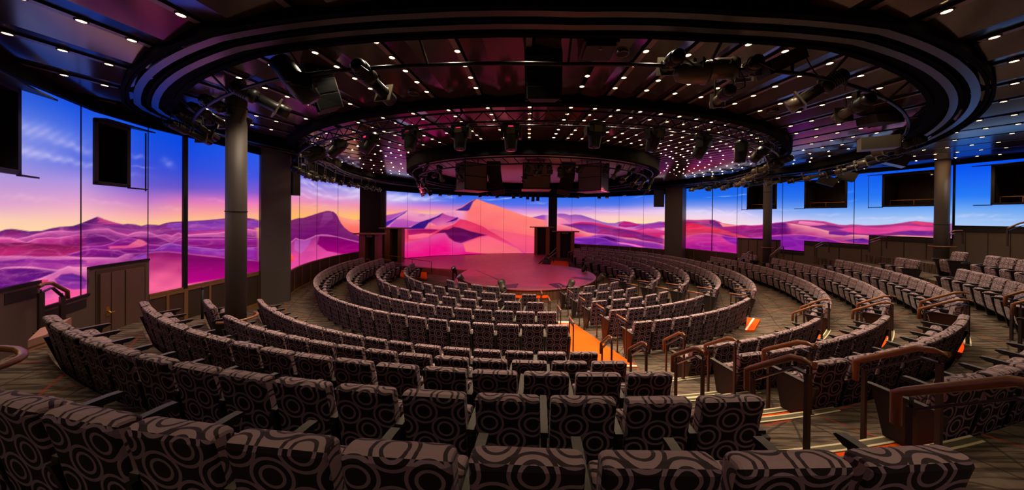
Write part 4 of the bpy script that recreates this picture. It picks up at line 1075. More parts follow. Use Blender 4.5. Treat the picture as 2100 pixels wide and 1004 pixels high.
# hanging black box speakers on the wide columns
for (x0, x1, y0, y1, d, lab) in ((590.5, 601, 352, 400, 11.7, 'tall black box speaker on the flank of the wide column beside the curved screen'), (1341, 1362, 396, 424, 22.0, 'black box speaker covering the upper corner of the far curved screen')):
    p, q = at_d(x0, y0, d), at_d(x1, y1, d)
    b = MB(); b.prism([(p.x, p.y), (q.x, q.y), (q.x+.1, q.y+.25), (p.x+.1, p.y+.25)], q.z, p.z+.25)
    o = b.build('wall_speaker', M['speaker']); tag(o, lab, 'speaker')
    g = MB(); g.bar((p.x+.1, p.y+.1, p.z+.2), (p.x+.1, p.y+.1, CEIL-.02), .05, .05); part(g, 'bracket', M['black'], o)
# ---------------------------------------------------------------- seats
def loft_profile(b, prof, xs, shr, mi_of, uo, vo, xc=0.0):
    """Upholstered block: closed (y, z) profile swept across x with pulled-in ends; UV in metres."""
    n = len(prof); cy = sum(p[0] for p in prof)/n; cz = sum(p[1] for p in prof)/n
    al = [0.0]
    for i in range(n): al.append(al[-1]+math.dist(prof[i], prof[(i+1) % n]))
    rings = []
    for x, s in zip(xs, shr):
        ring = []
        for i, (y, z) in enumerate(prof):
            d = Vector((cy-y, cz-z)); L = d.length
            nrm = Vector((prof[i-1][1]-prof[(i+1) % n][1], prof[(i+1) % n][0]-prof[i-1][0]))
            nrm = nrm.normalized() if nrm.length > 1e-6 else d/L
            if nrm.dot(d) < 0: nrm = -nrm
            ring.append((xc+x, y+nrm.x*s, z+nrm.y*s))
        rings.append(ring)
    for k in range(len(xs)-1):
        for i in range(n):
            j = (i+1) % n
            uv = [(xs[k]+uo, al[i]+vo), (xs[k+1]+uo, al[i]+vo), (xs[k+1]+uo, al[i+1]+vo), (xs[k]+uo, al[i+1]+vo)]
            b.face([rings[k][i], rings[k+1][i], rings[k+1][j], rings[k][j]], mi_of(i), uv, True)
    for k, s in ((0, -1), (len(xs)-1, 1)):
        b.face(rings[k] if s < 0 else rings[k][::-1], 1, [(p[1]+uo+.07, p[2]+vo) for p in (rings[k] if s < 0 else rings[k][::-1])])
XS = [-.25, -.245, -.232, -.21, .21, .232, .245, .25]; SH = [.028, .013, .004, 0, 0, .004, .013, .028]
BACKP = [(.150, .13), (.118, .30), (.082, .50), (.047, .70), (.012, .855), (.004, .888), (.012, .912), (.034, .926), (.085, .922), (.112, .912), (.130, .888), (.150, .78), (.185, .58), (.225, .36), (.215, .28), (.19, .16)]
CUSHP = [(.30, .585), (.315, .615), (.345, .632), (.40, .628), (.428, .610), (.440, .575), (.425, .42), (.395, .24), (.375, .205), (.335, .195), (.30, .215), (.285, .26), (.292, .42)]
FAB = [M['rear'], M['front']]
def seat_meshes(var):
    uo, vo = [(0.02, .05), (.12, .21), (.23, .11), (.29, .28), (.07, .16)][var]
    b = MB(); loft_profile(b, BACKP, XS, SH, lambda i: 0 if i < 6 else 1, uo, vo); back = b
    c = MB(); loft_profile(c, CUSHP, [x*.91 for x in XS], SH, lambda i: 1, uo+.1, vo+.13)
    return back, c
def arm_mb(x, end=False):
    """Armrest pad and the tapering support below it, at offset x."""
    w = .06
    a = MB(); top = [(.07, .605), (.07, .640), (.50, .652), (.555, .648), (.572, .632), (.515, .600)]
    v0 = [(x-w/2, y, z) for y, z in top]; v1 = [(x+w/2, y, z) for y, z in top]; n = len(top)
    a.face(v0[::-1], 1); a.face(v1, 1)
    for i in range(n):
        j = (i+1) % n
        a.face([v0[i], v0[j], v1[j], v1[i]], 0 if i in (1, 2, 3) else 1)
    s = MB(); t = .05 if end else .042
    pr = [(.02, .62), (.50, .605), (.385, .03), (.18, .03)] if end else [(.05, .605), (.47, .60), (.36, .03), (.20, .03)]
    v0 = [(x-t/2, y, z) for y, z in pr]; v1 = [(x+t/2, y, z) for y, z in pr]
    s.face(v0[::-1], 0); s.face(v1, 0)
    for i in range(4): s.face([v0[i], v0[(i+1) % 4], v1[(i+1) % 4], v1[i]], 0)
    f = MB(); f.box((x, .28, .016), (.075, .30, .028)); f.box((x, .10, .012), (.05, .06, .02))
    return a, s, f
PROTO = {}
def seat_proto(var, pitch, lend, rend):
    k = (var, round(pitch, 3), lend, rend)
    if k in PROTO: return PROTO[k]
    root = empty('theatre_seat')
    bk, cu = seat_meshes(var)
    bkey = ('b', var)
    if bkey in PROTO:
        o = bpy.data.objects.new('backrest', PROTO[bkey][0]); COL.objects.link(o); o.parent = root; reg(o, root)
        o = bpy.data.objects.new('seat_cushion', PROTO[bkey][1]); COL.objects.link(o); o.parent = root; reg(o, root)
    else:
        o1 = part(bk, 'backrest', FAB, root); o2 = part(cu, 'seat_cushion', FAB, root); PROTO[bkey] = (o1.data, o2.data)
    for x, e, on in ((pitch/2*.985, rend, True), (-pitch/2*.985, True, lend)):
        if not on: continue
        sg = 1 if x > 0 else -1
        a, s, f = arm_mb(x-sg*.012 if e else x, e)
        part(a, 'armrest', [M['arm'], M['armdark']], root)
        so = part(s, 'end_panel' if e else 'side_panel', M['endwood'] if e else M['black'], root)
        part(f, 'foot_plate', M['steel'], so)
    PROTO[k] = root
    return root

BLK = {'A': ('wide block', 'the stepped aisle'), 'B': ('middle block', 'the stepped aisle'), 'C': ('balcony-side block', 'the second aisle'), 'D': ('pair by the grey column', 'the column')}
ROWN = {n: ordinal(10-n) for n in range(1, 11)}
SEATS = []       # block, row, centre angle, pitch, left end, right end, count from the aisle
EDGE = {}
def add_row(blk, n, p0, cnt, pitch, ends=(True, True), reverse=False, tagx=''):
    c, r, h = ROWS[n]; dp = pitch/r
    for i in range(cnt):
        k = (cnt-1-i) if reverse else i
        SEATS.append((blk, n, p0+(i+.5)*dp, pitch, ends[0] and i == 0, ends[1] and i == cnt-1, k, tagx))
    EDGE[(blk, n)] = (p0, p0+cnt*dp)
off = .03
for n, p0, pt, i0, cnt in ((1, -.195, .571, -3, 11), (2, -.494, .586, 0, 15), (3, -.620, .579, 0, 17), (4, -.542, .575, 0, 14), (5, -.756, .582, 0, 17)):
    dp = pt/ROWS[n][1]
    add_row('A', n, p0+i0*dp-.04/ROWS[n][1], cnt, pt, (True, True), True)
p4 = phi_of(at_h(418.6, 612.8, 2.05), C0)
add_row('D', 4, p4, 2, .575, (True, True))
for n, x0, x1, pt in ((6, 744, 1168, .583), (7, 789, 1142, .583), (8, 809, 1120.5, .715), (9, 846, 1104, .72), (10, 876, 1026, .74)):
    c, r, h = ROWS[n]; pe = phi_at(x1, r, CO, False)+.04/r
    ps = phi_at(x0, r, CO, True, 540) if n < 10 else pe-4*pt/r
    if ps > 0: ps -= 2*PI
    cnt = int(round((pe-ps)*r/pt)); add_row('A', n, pe-cnt*pt/r, cnt, pt, (True, True), True)
for n, x0, x1, far, pt in ((2, 1962, 2330, False, .58), (3, 1687, 1996.8, True, .58), (4, 1525.4, 1830, False, .578), (5, 1425, 1690, False, .58),
                           (6, 1304, 1539, False, .583), (7, 1254, 1451, False, .583), (8, 1212, 1381, False, .72), (9, 1185, 1318.7, False, .72), (10, 1161, 1264, False, .74)):
    c, r, h = ROWS[n]; ps = phi_at(x0, r, c, False)-.04/r
    pe = phi_at(x1, r, c, far) if n > 2 else ps+9.5*pt/r
    cnt = max(2, int(round((pe-ps)*r/pt))); add_row('B', n, ps, cnt, pt)
for n, x1, pt in ((3, 1726, .58), (4, 1591, .58), (5, 1453, .58), (6, 1196, .583), (7, 1177, .583), (8, 1172, .72), (9, 1186, .72), (10, 1203, .74)):
    c, r, h = ROWS[n]; ps = EDGE[('B', n)][1]+1.3/r; pe = phi_at(x1, r, c, True, 530)
    cnt = int(round((pe-ps)*r/pt)); add_row('C', n, ps, cnt, pt)
ps = EDGE[('B', 2)][1]+1.3/15.06; c2 = phi_at(1968, 15.06, C0, True, 530); add_row('C', 2, ps, int((c2-ps)*15.06/.58), .58)
p = phi_at(1893, 15.06, C0, True, 510); add_row('E', 2, p, 2, .58)
p = phi_at(1556, 13.09, C0, True, 530); add_row('E', 4, p, 2, .58)
c1 = phi_at(2032, 16.08, C0, True, 500); add_row('C', 1, c1-7*.58/16.08, 7, .58)
p = phi_at(1992, 16.08, C0, True, 495); add_row('E', 1, p, 1, .6)
BLK['E'] = ('short row', 'the balcony side')
ENAME = {2: 'short pair of ring-patterned seats before the balcony-side round column', 4: 'short pair of ring-patterned seats beside the slim far column', 1: 'single ring-patterned seat at the top of the balcony side beside the round column'}

rows_ = []
for s in SEATS:
    blk, n, ph, pt = s[:4]; c, r, h = ROWS[n]
    P = pol(ph, r, c, FZ[n]); q = np.array([[P.x, P.y, P.z+.7]])
    if P.y < .6: continue
    px, py = project(q)
    if not (-140 < px[0] < 2240 and py[0] < 1240): continue
    rows_.append((P.y*1.0+.12*abs(P.x), s, P))
rows_.sort(key=lambda t: t[0])
THINGS, REST = rows_[:300], rows_[300:]
def seat_label(s):
    blk, n, k = s[0], s[1], s[6]
    if blk == 'A': return 'ring-patterned seat, %s from the stepped aisle, %s row from the stage, wide block' % (ordinal(k), ROWN[n])
    if blk == 'B': return 'ring-patterned seat, %s past the stepped aisle, %s row from the stage, middle block' % (ordinal(k), ROWN[n])
    if blk == 'C': return 'ring-patterned seat, %s past the second aisle, %s row from the stage, balcony side' % (ordinal(k), ROWN[n])
    if blk == 'D': return 'dark patterned seat of the pair squeezed beside the grey column, '+('outer one' if k == 0 else 'inner one')
    return ENAME[n]+(', '+ordinal(k)+' of them' if n != 1 else '')
used_roots = set()
for i, (_, s, P) in enumerate(THINGS):
    blk, n, ph, pt, le, re_ = s[:6]
    c, r, h = ROWS[n]
    pr = seat_proto(i % 5 if n < 6 else (i*2) % 5, pt, le, re_)
    if pr.name in used_roots: o = dup(pr)
    else: o = pr; used_roots.add(pr.name)
    o.location = P; o.rotation_euler = (0, 0, ph)
    tag(o, seat_label(s), 'seat', 'theatre seats of the '+BLK[blk][0])
# the far seats, too many to count one by one
bb = MB()
for i, (_, s, P) in enumerate(REST):
    blk, n, ph, pt, le, re_ = s[:6]
    bb.M = Matrix.Translation(P) @ Matrix.Rotation(ph, 4, 'Z')
    uo, vo = [(0.02, .05), (.12, .21), (.23, .11), (.29, .28), (.07, .16)][i % 5]
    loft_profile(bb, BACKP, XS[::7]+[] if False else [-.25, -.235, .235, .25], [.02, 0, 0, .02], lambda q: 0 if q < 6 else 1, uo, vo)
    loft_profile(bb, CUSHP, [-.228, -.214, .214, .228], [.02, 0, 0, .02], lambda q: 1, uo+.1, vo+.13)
    for x, e, on in ((pt/2, re_, True), (-pt/2, True, le)):
        if not on: continue
        a, sp, f = arm_mb(x, e)
        for sub, off_m in ((a, {0: 2, 1: 3}), (sp, {0: 4 if e else 3}), (f, {0: 5})):
            for fc, m in zip(sub.f, sub.m): bb.face([sub.v[j] for j in fc], off_m[m])
if REST:
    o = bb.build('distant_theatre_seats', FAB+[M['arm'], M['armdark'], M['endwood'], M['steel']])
    tag(o, 'far ring-patterned theatre seats ranked around the stage under the balcony windows', 'seats', 'theatre seats', 'stuff')
print('SEATS', len(SEATS), 'in view', len(rows_), 'stuff', len(REST))
# unused prototypes leave no trace
for k, v in list(PROTO.items()):
    if isinstance(v, bpy.types.Object) and v.name not in used_roots:
        for ch in list(v.children_recursive): bpy.data.objects.remove(ch)
        bpy.data.objects.remove(v)
# ---------------------------------------------------------------- handrails
def rail_thing(pts, posts, barp, label, rr=.027, ps=.036, name='handrail'):
    """pts: wooden rail path; posts: (foot, head); barp: lower bar path."""
    o0 = posts[0][0]
    t = empty(name, o0, 0, label, 'handrail')
    Mi = Matrix.Translation(-Vector(o0))
    g = MB(); g.M = Mi; g.tube(pts, rr, 10); part(g, 'rail', M['rail'], t)
    for f, h in posts:
        g = MB(); g.M = Mi; d = Vector((h[0]-f[0], h[1]-f[1])); g.bar(f, h, ps, ps*.75); g.box((f[0], f[1], f[2]+.006), (ps*1.8, ps*1.8, .012)); part(g, 'post', M['post'], t)
    g = MB(); g.M = Mi
    for a, c in zip(barp[:-1], barp[1:]): g.bar(a, c, .045, .014)
    part(g, 'lower_bar', M['bar'], t)
    for f, h in posts:
        g = MB(); g.M = Mi; g.tube([(h[0], h[1], h[2]), (h[0], h[1], h[2]+.06)], .010, 6); part(g, 'bracket', M['post'], t)
    return t
def step_rail(n, ph, label, inner=.50, outer=.03):
    r = RB[n]; zl, zu = TZ[n], TZ[n-1]
    P = lambda rad, z: tuple(pol(ph, rad, C0, z))
    ri, rm, ro = r-inner, r-.02, r+outer
    hz, hb = .87, .83
    path = [P(ri-.03, zl+hz-.22), P(ri-.03, zl+hz-.02), P(ri+.01, zl+hz+.01), P(rm-.08, zu+hb-.02), P(rm+.02, zu+hb), P(ro+.05, zu+hb)]
    posts = [(P(ri+.04, zl), P(ri+.04, zl+hz-.07)), (P(ro, zu), P(ro, zu+hb-.09))]
    barp = [P(ri+.04, zl+hz-.085), P(rm-.06, zu+hb-.095), P(ro, zu+hb-.095)]
    return rail_thing(path, posts, barp, label)
TIERN = {1: 'the top', 2: 'the second', 3: 'the third', 4: 'the fourth', 5: 'the lowest'}
for n, a in ((1, 6.6), (2, 6.25), (3, 5.75), (4, 5.1), (5, 4.7)):
    step_rail(n, R(a), 'cranked wooden handrail on bronze posts, wide-block side of %s step of the stepped aisle' % TIERN[n])
for n, a in ((2, 11.4), (3, 11.6), (4, 11.4), (5, 11.5)):
    step_rail(n, R(a), 'cranked wooden handrail on bronze posts, middle-block side of %s step of the stepped aisle' % TIERN[n])
for n in (2, 3, 4, 5):
    e = EDGE[('B', n)][1]; r = ROWS[n][1]
    step_rail(n, e+.16/r, 'thin wooden handrail ending the middle block at %s step of the second aisle' % TIERN[n])
    if ('C', n) in EDGE: step_rail(n, EDGE[('C', n)][0]-.14/r, 'thin wooden handrail starting the balcony side at %s step of the second aisle' % TIERN[n])
def level_rail(n, ph, label, a=.12, c=.62, dz=.93):
    cc, r, h = ROWS[n]; z = FZ[n]
    P = lambda rad, zz: tuple(pol(ph, rad, cc, zz))
    path = [P(r-a, z+dz), P(r-c, z+dz)]
    posts = [(P(r-a-.05, z), P(r-a-.05, z+dz-.07)), (P(r-c+.05, z), P(r-c+.05, z+dz-.07))]
    rail_thing(path, posts, [P(r-a-.05, z+dz-.08), P(r-c+.05, z+dz-.08)], label, .022, .035)
for n in (6, 7, 8, 9, 10):
    r = ROWS[n][1]
    if n < 10: level_rail(n, EDGE[('A', n)][1]+.10/r, 'short level wooden handrail ending the wide block, %s row from the stage' % ROWN[n])
    level_rail(n, EDGE[('B', n)][0]-.10/r, 'short level wooden handrail at the stepped aisle, %s row of the middle block' % ROWN[n])
    level_rail(n, EDGE[('B', n)][1]+.14/r, 'short level wooden handrail at the second aisle, %s row of the middle block' % ROWN[n])
    level_rail(n, EDGE[('C', n)][0]-.12/r, 'short level wooden handrail at the second aisle, %s row of the balcony side' % ROWN[n])
# second aisle steps
for n in (3, 4, 5):
    r = ROWS[n][1]
    aisle_steps(EDGE[('B', n)][1]+.06/r, EDGE[('C', n)][0]-.06/r, (n,), 'in the second aisle')
# curved rail end at the picture edge
P0 = at_h(10, 735, 1.15)
path = [at_h(x, y, 1.12) for x, y in ((-60, 716), (-20, 714), (12, 714), (34, 716), (45, 722), (46, 730), (36, 737), (12, 747), (-20, 758), (-60, 770))]
rail_thing(path, [(path[1]-Vector((0, 0, .88)), path[1]-Vector((0, 0, .03))), (path[8]-Vector((0, 0, .88)), path[8]-Vector((0, 0, .03)))], [path[1]-Vector((0, 0, .1)), path[8]-Vector((0, 0, .1))], 'looped wooden handrail end on the carpet behind the top rows', .026)
# landing with a bronze rail by the double door
b = MB()
q = [at_h(x, y, 1.80) for x, y in ((57, 699), (94, 687), (170, 664), (131, 667))]
poly = [(q[0].x, q[0].y), (q[1].x, q[1].y), (q[1].x-.75, q[1].y+.75), (q[0].x-.55, q[0].y+.45)]
b.prism(poly, TZ[1], TZ[1]+.16, 0)
o = b.build('landing_step', M['pinkstep']); tag(o, 'pale timber landing step at the end of the second-last row by the side wall', 'step')
g = MB(); g.prism([(p[0]-.0, p[1]-.015) for p in poly[:2]]+[(poly[1][0], poly[1][1]+.0), (poly[0][0], poly[0][1]+.0)], TZ[1]+.03, TZ[1]+.055); part(g, 'lit_nosing', M['gold'], o)
def nearwall(px, py): w = on_path(px, 600, LP); return at_d(px, py, w.y*.955)
rp_ = [nearwall(x, y) for x, y in ((79, 588), (90, 582), (106, 580), (138, 597), (138.5, 612))]
f0, f1 = nearwall(84, 600), nearwall(128, 607)
rail_thing(rp_, [((f0.x, f0.y, TZ[1]-.1), f0), ((f1.x, f1.y, TZ[2]-.1), f1)], [f0, nearwall(107, 589), f1], 'dark bronze handrail standing before the pink glowing gap of the side screen', .03, .06)
# slim bollard posts beside the double door and the mesh wainscot
for (px, yb, yt, h, lab) in ((269, 676, 583, 2.86, 'slim black post with a pale head beside the double door'), (415, 661, 587, 3.05, 'slim black post with a pale head before the mesh wainscot')):
    f = at_h(px, yb, h); zt_ = at_d(px, yt, f.y).z
    b = MB(); b.lathe([(.03, 0), (.03, zt_-f.z-.09)], 14); o = b.build('rail_post', M['coldark']); o.location = f; tag(o, lab, 'post')
    g = MB(); g.lathe([(.02, zt_-f.z-.09), (.034, zt_-f.z-.06), (.034, zt_-f.z-.02), (.015, zt_-f.z)], 14); part(g, 'head', M['post'], o)
# rails before the balcony-side wall
def wall_rail(pts, h, label, drop=.85):
    P = [at_d(x, y, d) for x, y, d in pts]
    rail_thing(P, [(P[0]-Vector((0, 0, drop)), P[0]-Vector((0, 0, .04))), (P[-1]-Vector((0, 0, drop)), P[-1]-Vector((0, 0, .04)))], [P[0]-Vector((0, 0, .1))]+[p-Vector((0, 0, .1)) for p in P[1:]], label, .028, .04)
wall_rail([(1512, 534, 16.6), (1537, 515, 17.0), (1543, 514.5, 17.2)], 0, 'sloping bronze handrail before the dark far doorway')
wall_rail([(1579, 524, 15.2), (1601, 506, 15.6), (1607, 505, 15.8)], 0, 'sloping dark handrail beside the slim column and the far door')
wall_rail([(1671, 504, 14.3), (1687, 496, 14.5), (1700, 496, 14.5)], 0, 'short sloping handrail against the low balcony-side wall', .5)
wall_rail([(1783, 493, 13.2), (1805, 486, 13.4), (1818, 486, 13.4)], 0, 'short sloping handrail against the wall before the balcony-side column', .5)
wall_rail([(1947, 477, 11.3), (1957, 473, 11.4), (1974, 472.5, 11.3)], 0, 'short level handrail behind the balcony-side round column', .5)
wall_rail([(2066, 468, 10.2), (2090, 458, 10.2), (2125, 450, 10.0)], 0, 'sloping dark handrail before the highest blue screen', .6)

# ---------------------------------------------------------------- stage
SC = (.30, 16.85); SR = 3.72; SZ = ZE-3.13
b = MB()
b.lathe([(SR-.05, -.25), (SR-.05, SZ-.06)], 96, Matrix.Translation((SC[0], SC[1], 0)), 1, caps=False)
b.lathe([(SR-.05, SZ-.06), (SR, SZ-.055), (SR, SZ-.012), (SR-.012, SZ), (SR-.07, SZ)], 96, Matrix.Translation((SC[0], SC[1], 0)), 2, caps=False)
b.lathe([(SR-.07, SZ), (.001, SZ)], 96, Matrix.Translation((SC[0], SC[1], 0)), 0, caps=False)
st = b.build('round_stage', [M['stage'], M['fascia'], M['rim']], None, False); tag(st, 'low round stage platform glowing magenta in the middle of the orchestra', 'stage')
g = MB()
for k in range(150):
    a = 2*PI*k/150; g.box((SC[0]+(SR-.045)*sin(a), SC[1]-(SR-.045)*cos(a), (SZ-.3)/2), (.008, .012, SZ+.14), Matrix.Rotation(a, 3, 'Z'))
part(g, 'fascia_joint', M['dark'], st)
for P in ([(1034, 584), (1063.5, 581), (1059, 590), (1036, 590)], [(1124, 582), (1147, 579.5), (1164, 588), (1141, 590)], [(1171, 569.5), (1179, 567), (1218, 571.5), (1213, 574.5)]):
    q = [at_h(x, y, 3.128) for x, y in P]
    g = MB(); g.prism([(p.x, p.y) for p in q], SZ-.01, SZ+.006); part(g, 'trapdoor', M['trap'], st)
g = MB(); a1, a2, a3 = at_h(977, 553.5, 3.128), at_h(1031, 577, 3.128), at_h(1012, 588, 3.128)
g.bar((a1.x, a1.y, SZ+.002), (a2.x, a2.y, SZ+.002), .02, .008); g.bar((a2.x, a2.y, SZ+.002), (a3.x, a3.y, SZ+.002), .02, .008)
part(g, 'floor_joint', M['dark'], st)
# lit orange step at the front of the platform
q = [at_h(x, y, 3.42) for x, y in ((1043, 605), (1128, 605.5), (1133, 608.5), (1046, 607.5))]
b = MB(); r0 = SR+.03
arc = lambda r, s0, s1: [(SC[0]+r*sin(s), SC[1]-r*cos(s)) for s in [s0+(s1-s0)*i/10 for i in range(11)]]
b.ring(arc(r0, R(-13.5), R(12)), arc(r0+.34, R(-13.5), R(12)), -.24, -.02, 1, closed=False); b.ring(arc(r0, R(-13.8), R(12.3)), arc(r0+.37, R(-13.8), R(12.3)), -.02, .012, 0, closed=False)
o = b.build('stage_step', [M['orange'], M['fascia']]); tag(o, 'curved orange carpeted step at the foot of the round stage', 'step')
poly = [(-5.2, 18.35), (-7.9, 19.35), (-9.0, 22.0), (-8.0, 23.2), (-6.8, 24.2), (-5.0, 25.05), (-3.05, 25.75), (-1, 26.15), (.9, 26.42), (2.3, 26.55), (1.05, 20.6)]+[(SC[0]+(SR+.006)*sin(R(a)), SC[1]+(SR+.006)*cos(R(a))) for a in range(11, -77, -4)]
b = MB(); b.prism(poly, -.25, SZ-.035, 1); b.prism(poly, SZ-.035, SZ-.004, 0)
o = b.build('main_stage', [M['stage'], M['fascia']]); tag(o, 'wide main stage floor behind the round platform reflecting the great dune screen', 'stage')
g = MB()
for k in range(60):
    t = k/60; x, y = -3.3+(-7.8+3.3)*t, 17.66+(19.31-17.66)*t; g.box((x, y-.01, .0), (.008, .012, .42), Matrix.Rotation(R(-20), 3, 'Z'))
part(g, 'fascia_joint', M['dark'], o)
# apron below the near side of the platform
b = MB(); b.ring(arc(SR+.01, R(-100), R(-48)), arc(SR+.30, R(-100), R(-48)), -.24, -.02, closed=False); o = b.build('stage_apron', M['rim']); tag(o, 'small pink apron piece beside the round stage under the floor spotlight', 'stage')

def portal(px0, px1, pxa, pxb, yt, d, zf, tx0, tx1, label, vent=True):
    """Two wooden uprights and a flat overhanging top; px pairs give the uprights."""
    P = lambda px: at_d(px, 500, d)
    a, a2, c2, c = P(px0), P(px1), P(pxa), P(pxb)
    ang = math.atan2(c.y-a.y, c.x-a.x); zt = at_d((px0+pxb)/2, yt, d).z
    t = empty('wooden_portal', ((a.x+c.x)/2, (a.y+c.y)/2, zf), 0, label, 'portal')
    Mi = Matrix.Translation((-(a.x+c.x)/2, -(a.y+c.y)/2, -zf))
    for u, v in ((a, a2), (c2, c)):
        g = MB(); g.M = Mi; g.prism([(u.x, u.y), (v.x, v.y), (v.x, v.y+.55), (u.x, u.y+.55)], zf, zt); part(g, 'upright', M['portal'], t)
    u, v = P(tx0), P(tx1)
    g = MB(); g.M = Mi; g.prism([(u.x, u.y-.12), (v.x, v.y-.12), (v.x, v.y+.6), (u.x, u.y+.6)], zt, zt+.075); part(g, 'top', M['portaltop'], t)
    g = MB(); g.M = Mi; g.prism([(a2.x, a2.y+.42), (c2.x, c2.y+.42), (c2.x, c2.y+.5), (a2.x, a2.y+.5)], zf, zt); part(g, 'back_panel', M['dark'], t)
    if vent:
        g = MB(); g.M = Mi; m0, m1 = a2.lerp(c2, .12), a2.lerp(c2, .75); g.prism([(m0.x, m0.y-.01), (m1.x, m1.y-.01), (m1.x, m1.y+.02), (m0.x, m0.y+.02)], zt-.17, zt-.04); part(g, 'sign_box', M['olive'], t)
portal(736, 748.5, 768.5, 775.5, 480.5, 18.5, 0.05, 726, 785, 'dark wooden portal beside the longest curved seat row')
portal(788.5, 799.5, 815.5, 823.5, 468.5, 20.5, SZ, 778, 836, 'dark wooden portal on the main stage next to the dune peak screen', False)
portal(1096, 1102, 1119.5, 1127, 466.5, 25.6, SZ, 1086, 1136, 'tall wooden portal standing on the stage beside the great dune', False)
portal(1142.5, 1149, 1171, 1178, 475.5, 25.7, -.05, 1133.5, 1187.5, 'wooden portal at the top of the orange carpet patch')
def tube_rail(pts, posts, label, r=.022, plate=None):
    o0 = posts[0][0]; t = empty('stage_rail', o0, 0, label, 'handrail'); Mi = Matrix.Translation(-Vector(o0))
    g = MB(); g.M = Mi; g.tube(pts, r, 8); part(g, 'rail', M['capwood'], t)
    for f, h in posts:
        g = MB(); g.M = Mi; g.tube([f, h], r*.8, 8); part(g, 'post', M['post'], t)
    if plate:
        for a, c in plate:
            g = MB(); g.M = Mi; g.bar(a, c, .3, .02); part(g, 'tread', M['capwood'], t)
P = [at_d(x, y, d) for x, y, d in ((775, 521, 20.2), (822, 527, 19.3), (845, 531, 18.9), (880, 535, 18.4), (884.5, 537, 18.35))]
foot = lambda p, z=SZ: (p.x, p.y, z)
tube_rail(P, [(foot(P[0], .0), tuple(P[0])), (foot(P[1], .0), tuple(P[1])), (foot(P[2], .05), tuple(P[2])), (foot(P[4], .05), tuple(P[4]))], 'long level wooden rail along the front edge of the main stage')
P = [at_d(x, y, d) for x, y, d in ((758, 530, 18.6), (758.5, 532, 18.5))]
for (x0, x1, y, d, lab) in ((743, 758, 530.5, 18.6, 'short gold rail before the first wooden portal'), (787, 801, 532.5, 18.7, 'short gold step rail behind the second seat row end'), (807, 823, 540, 18.2, 'short gold step edge beside the orange carpet')):
    a, c = at_d(x0, y-.8, d), at_d(x1, y+.8, d)
    tube_rail([a, c], [(foot(a, .02), tuple(a)), (foot(c, .02), tuple(c))], lab, .03)
a, c, e = at_d(1107, 542, 20.4), at_d(1126.5, 522.5, 21.6), at_d(1142, 507, 24.0)
tube_rail([c, e], [(foot(c, -.1), tuple(c)), (foot(e, SZ), tuple(e)), (foot(c.lerp(e, .55), 0), tuple(c.lerp(e, .55)))], 'sloping wooden stair rail rising beside the orange carpet patch', .025)
a1, e1 = at_d(1104, 544, 20.0), at_d(1140, 517.5, 24.0)
tube_rail([a1, e1], [(foot(a1, SZ-.05), tuple(a1)), (foot(e1, SZ), tuple(e1))], 'lower sloping timber stringer beside the main stage stair', .04)
a, c = at_d(1165, 517.5, 23.0), at_d(1174, 513.5, 24.5)
tube_rail([a, c], [(foot(a, -.1), tuple(a)), (foot(c, -.1), tuple(c))], 'short sloping rail between the orange carpet and the far seats', .02)
# floor spotlights around the platform
def floor_spot(px, py, d, tilt, label, s=1.0, zf=-.2):
    p = at_d(px, py, d); t = empty('floor_spotlight', (p.x, p.y, zf), R(tilt), label, 'spotlight')
    hz = p.z-zf
    g = MB(); g.box((0, 0, .05), (.34*s, .3*s, .1)); part(g, 'base', M['fix'], t)
    g = MB()
    for x in (-.17*s, .17*s): g.box((x, 0, hz*.5+.03), (.03, .08, hz))
    part(g, 'yoke', M['fix'], t)
    Mx = Matrix.Translation((0, 0, hz)) @ Matrix.Rotation(R(-38), 4, 'Y')
    g = MB(); g.lathe([(.05*s, -.24*s), (.11*s, -.20*s), (.14*s, -.05*s), (.13*s, .12*s), (.155*s, .16*s), (.155*s, .26*s)], 18, Mx); part(g, 'lamp_head', M['fixhi'] if s > .9 else M['fix'], t)
    g = MB(); g.lathe([(.12*s, .262*s), (.001, .268*s)], 14, Mx, caps=False); part(g, 'lens', M['glass'], t)
floor_spot(932.5, 554, 17.0, 60, 'upright black moving light at the corner of the main stage', .85)
floor_spot(947.5, 573, 15.3, 30, 'tilted floor spotlight at the near side of the round stage', 1.05)
floor_spot(1031, 588, 12.9, -60, 'tilted floor spotlight before the trapdoor of the round stage', 1.1)
floor_spot(1169, 586, 13.1, -140, 'tilted floor spotlight beside the aisle rails at the round stage', 1.0)
floor_spot(1198, 551, 17.7, 200, 'small tilted spotlight behind the round stage by the far seats', .85)
floor_spot(1230.5, 571, 15.0, 170, 'upright dark moving light at the rim of the round stage facing the seats', .95)
p = at_d(1119, 540, 20.6); b = MB(); b.box((p.x, p.y, SZ+.16), (.3, .3, .34)); b.lathe([(.15, 0), (.12, .12), (.02, .2)], 14, Matrix.Translation((p.x, p.y, SZ+.32))); o = b.build('stage_monitor', M['fix']); tag(o, 'small black stage monitor by the stair rail', 'speaker')
g = MB(); g.box((p.x, p.y-.155, SZ+.17), (.24, .012, .24)); part(g, 'grille', M['speaker'], o)
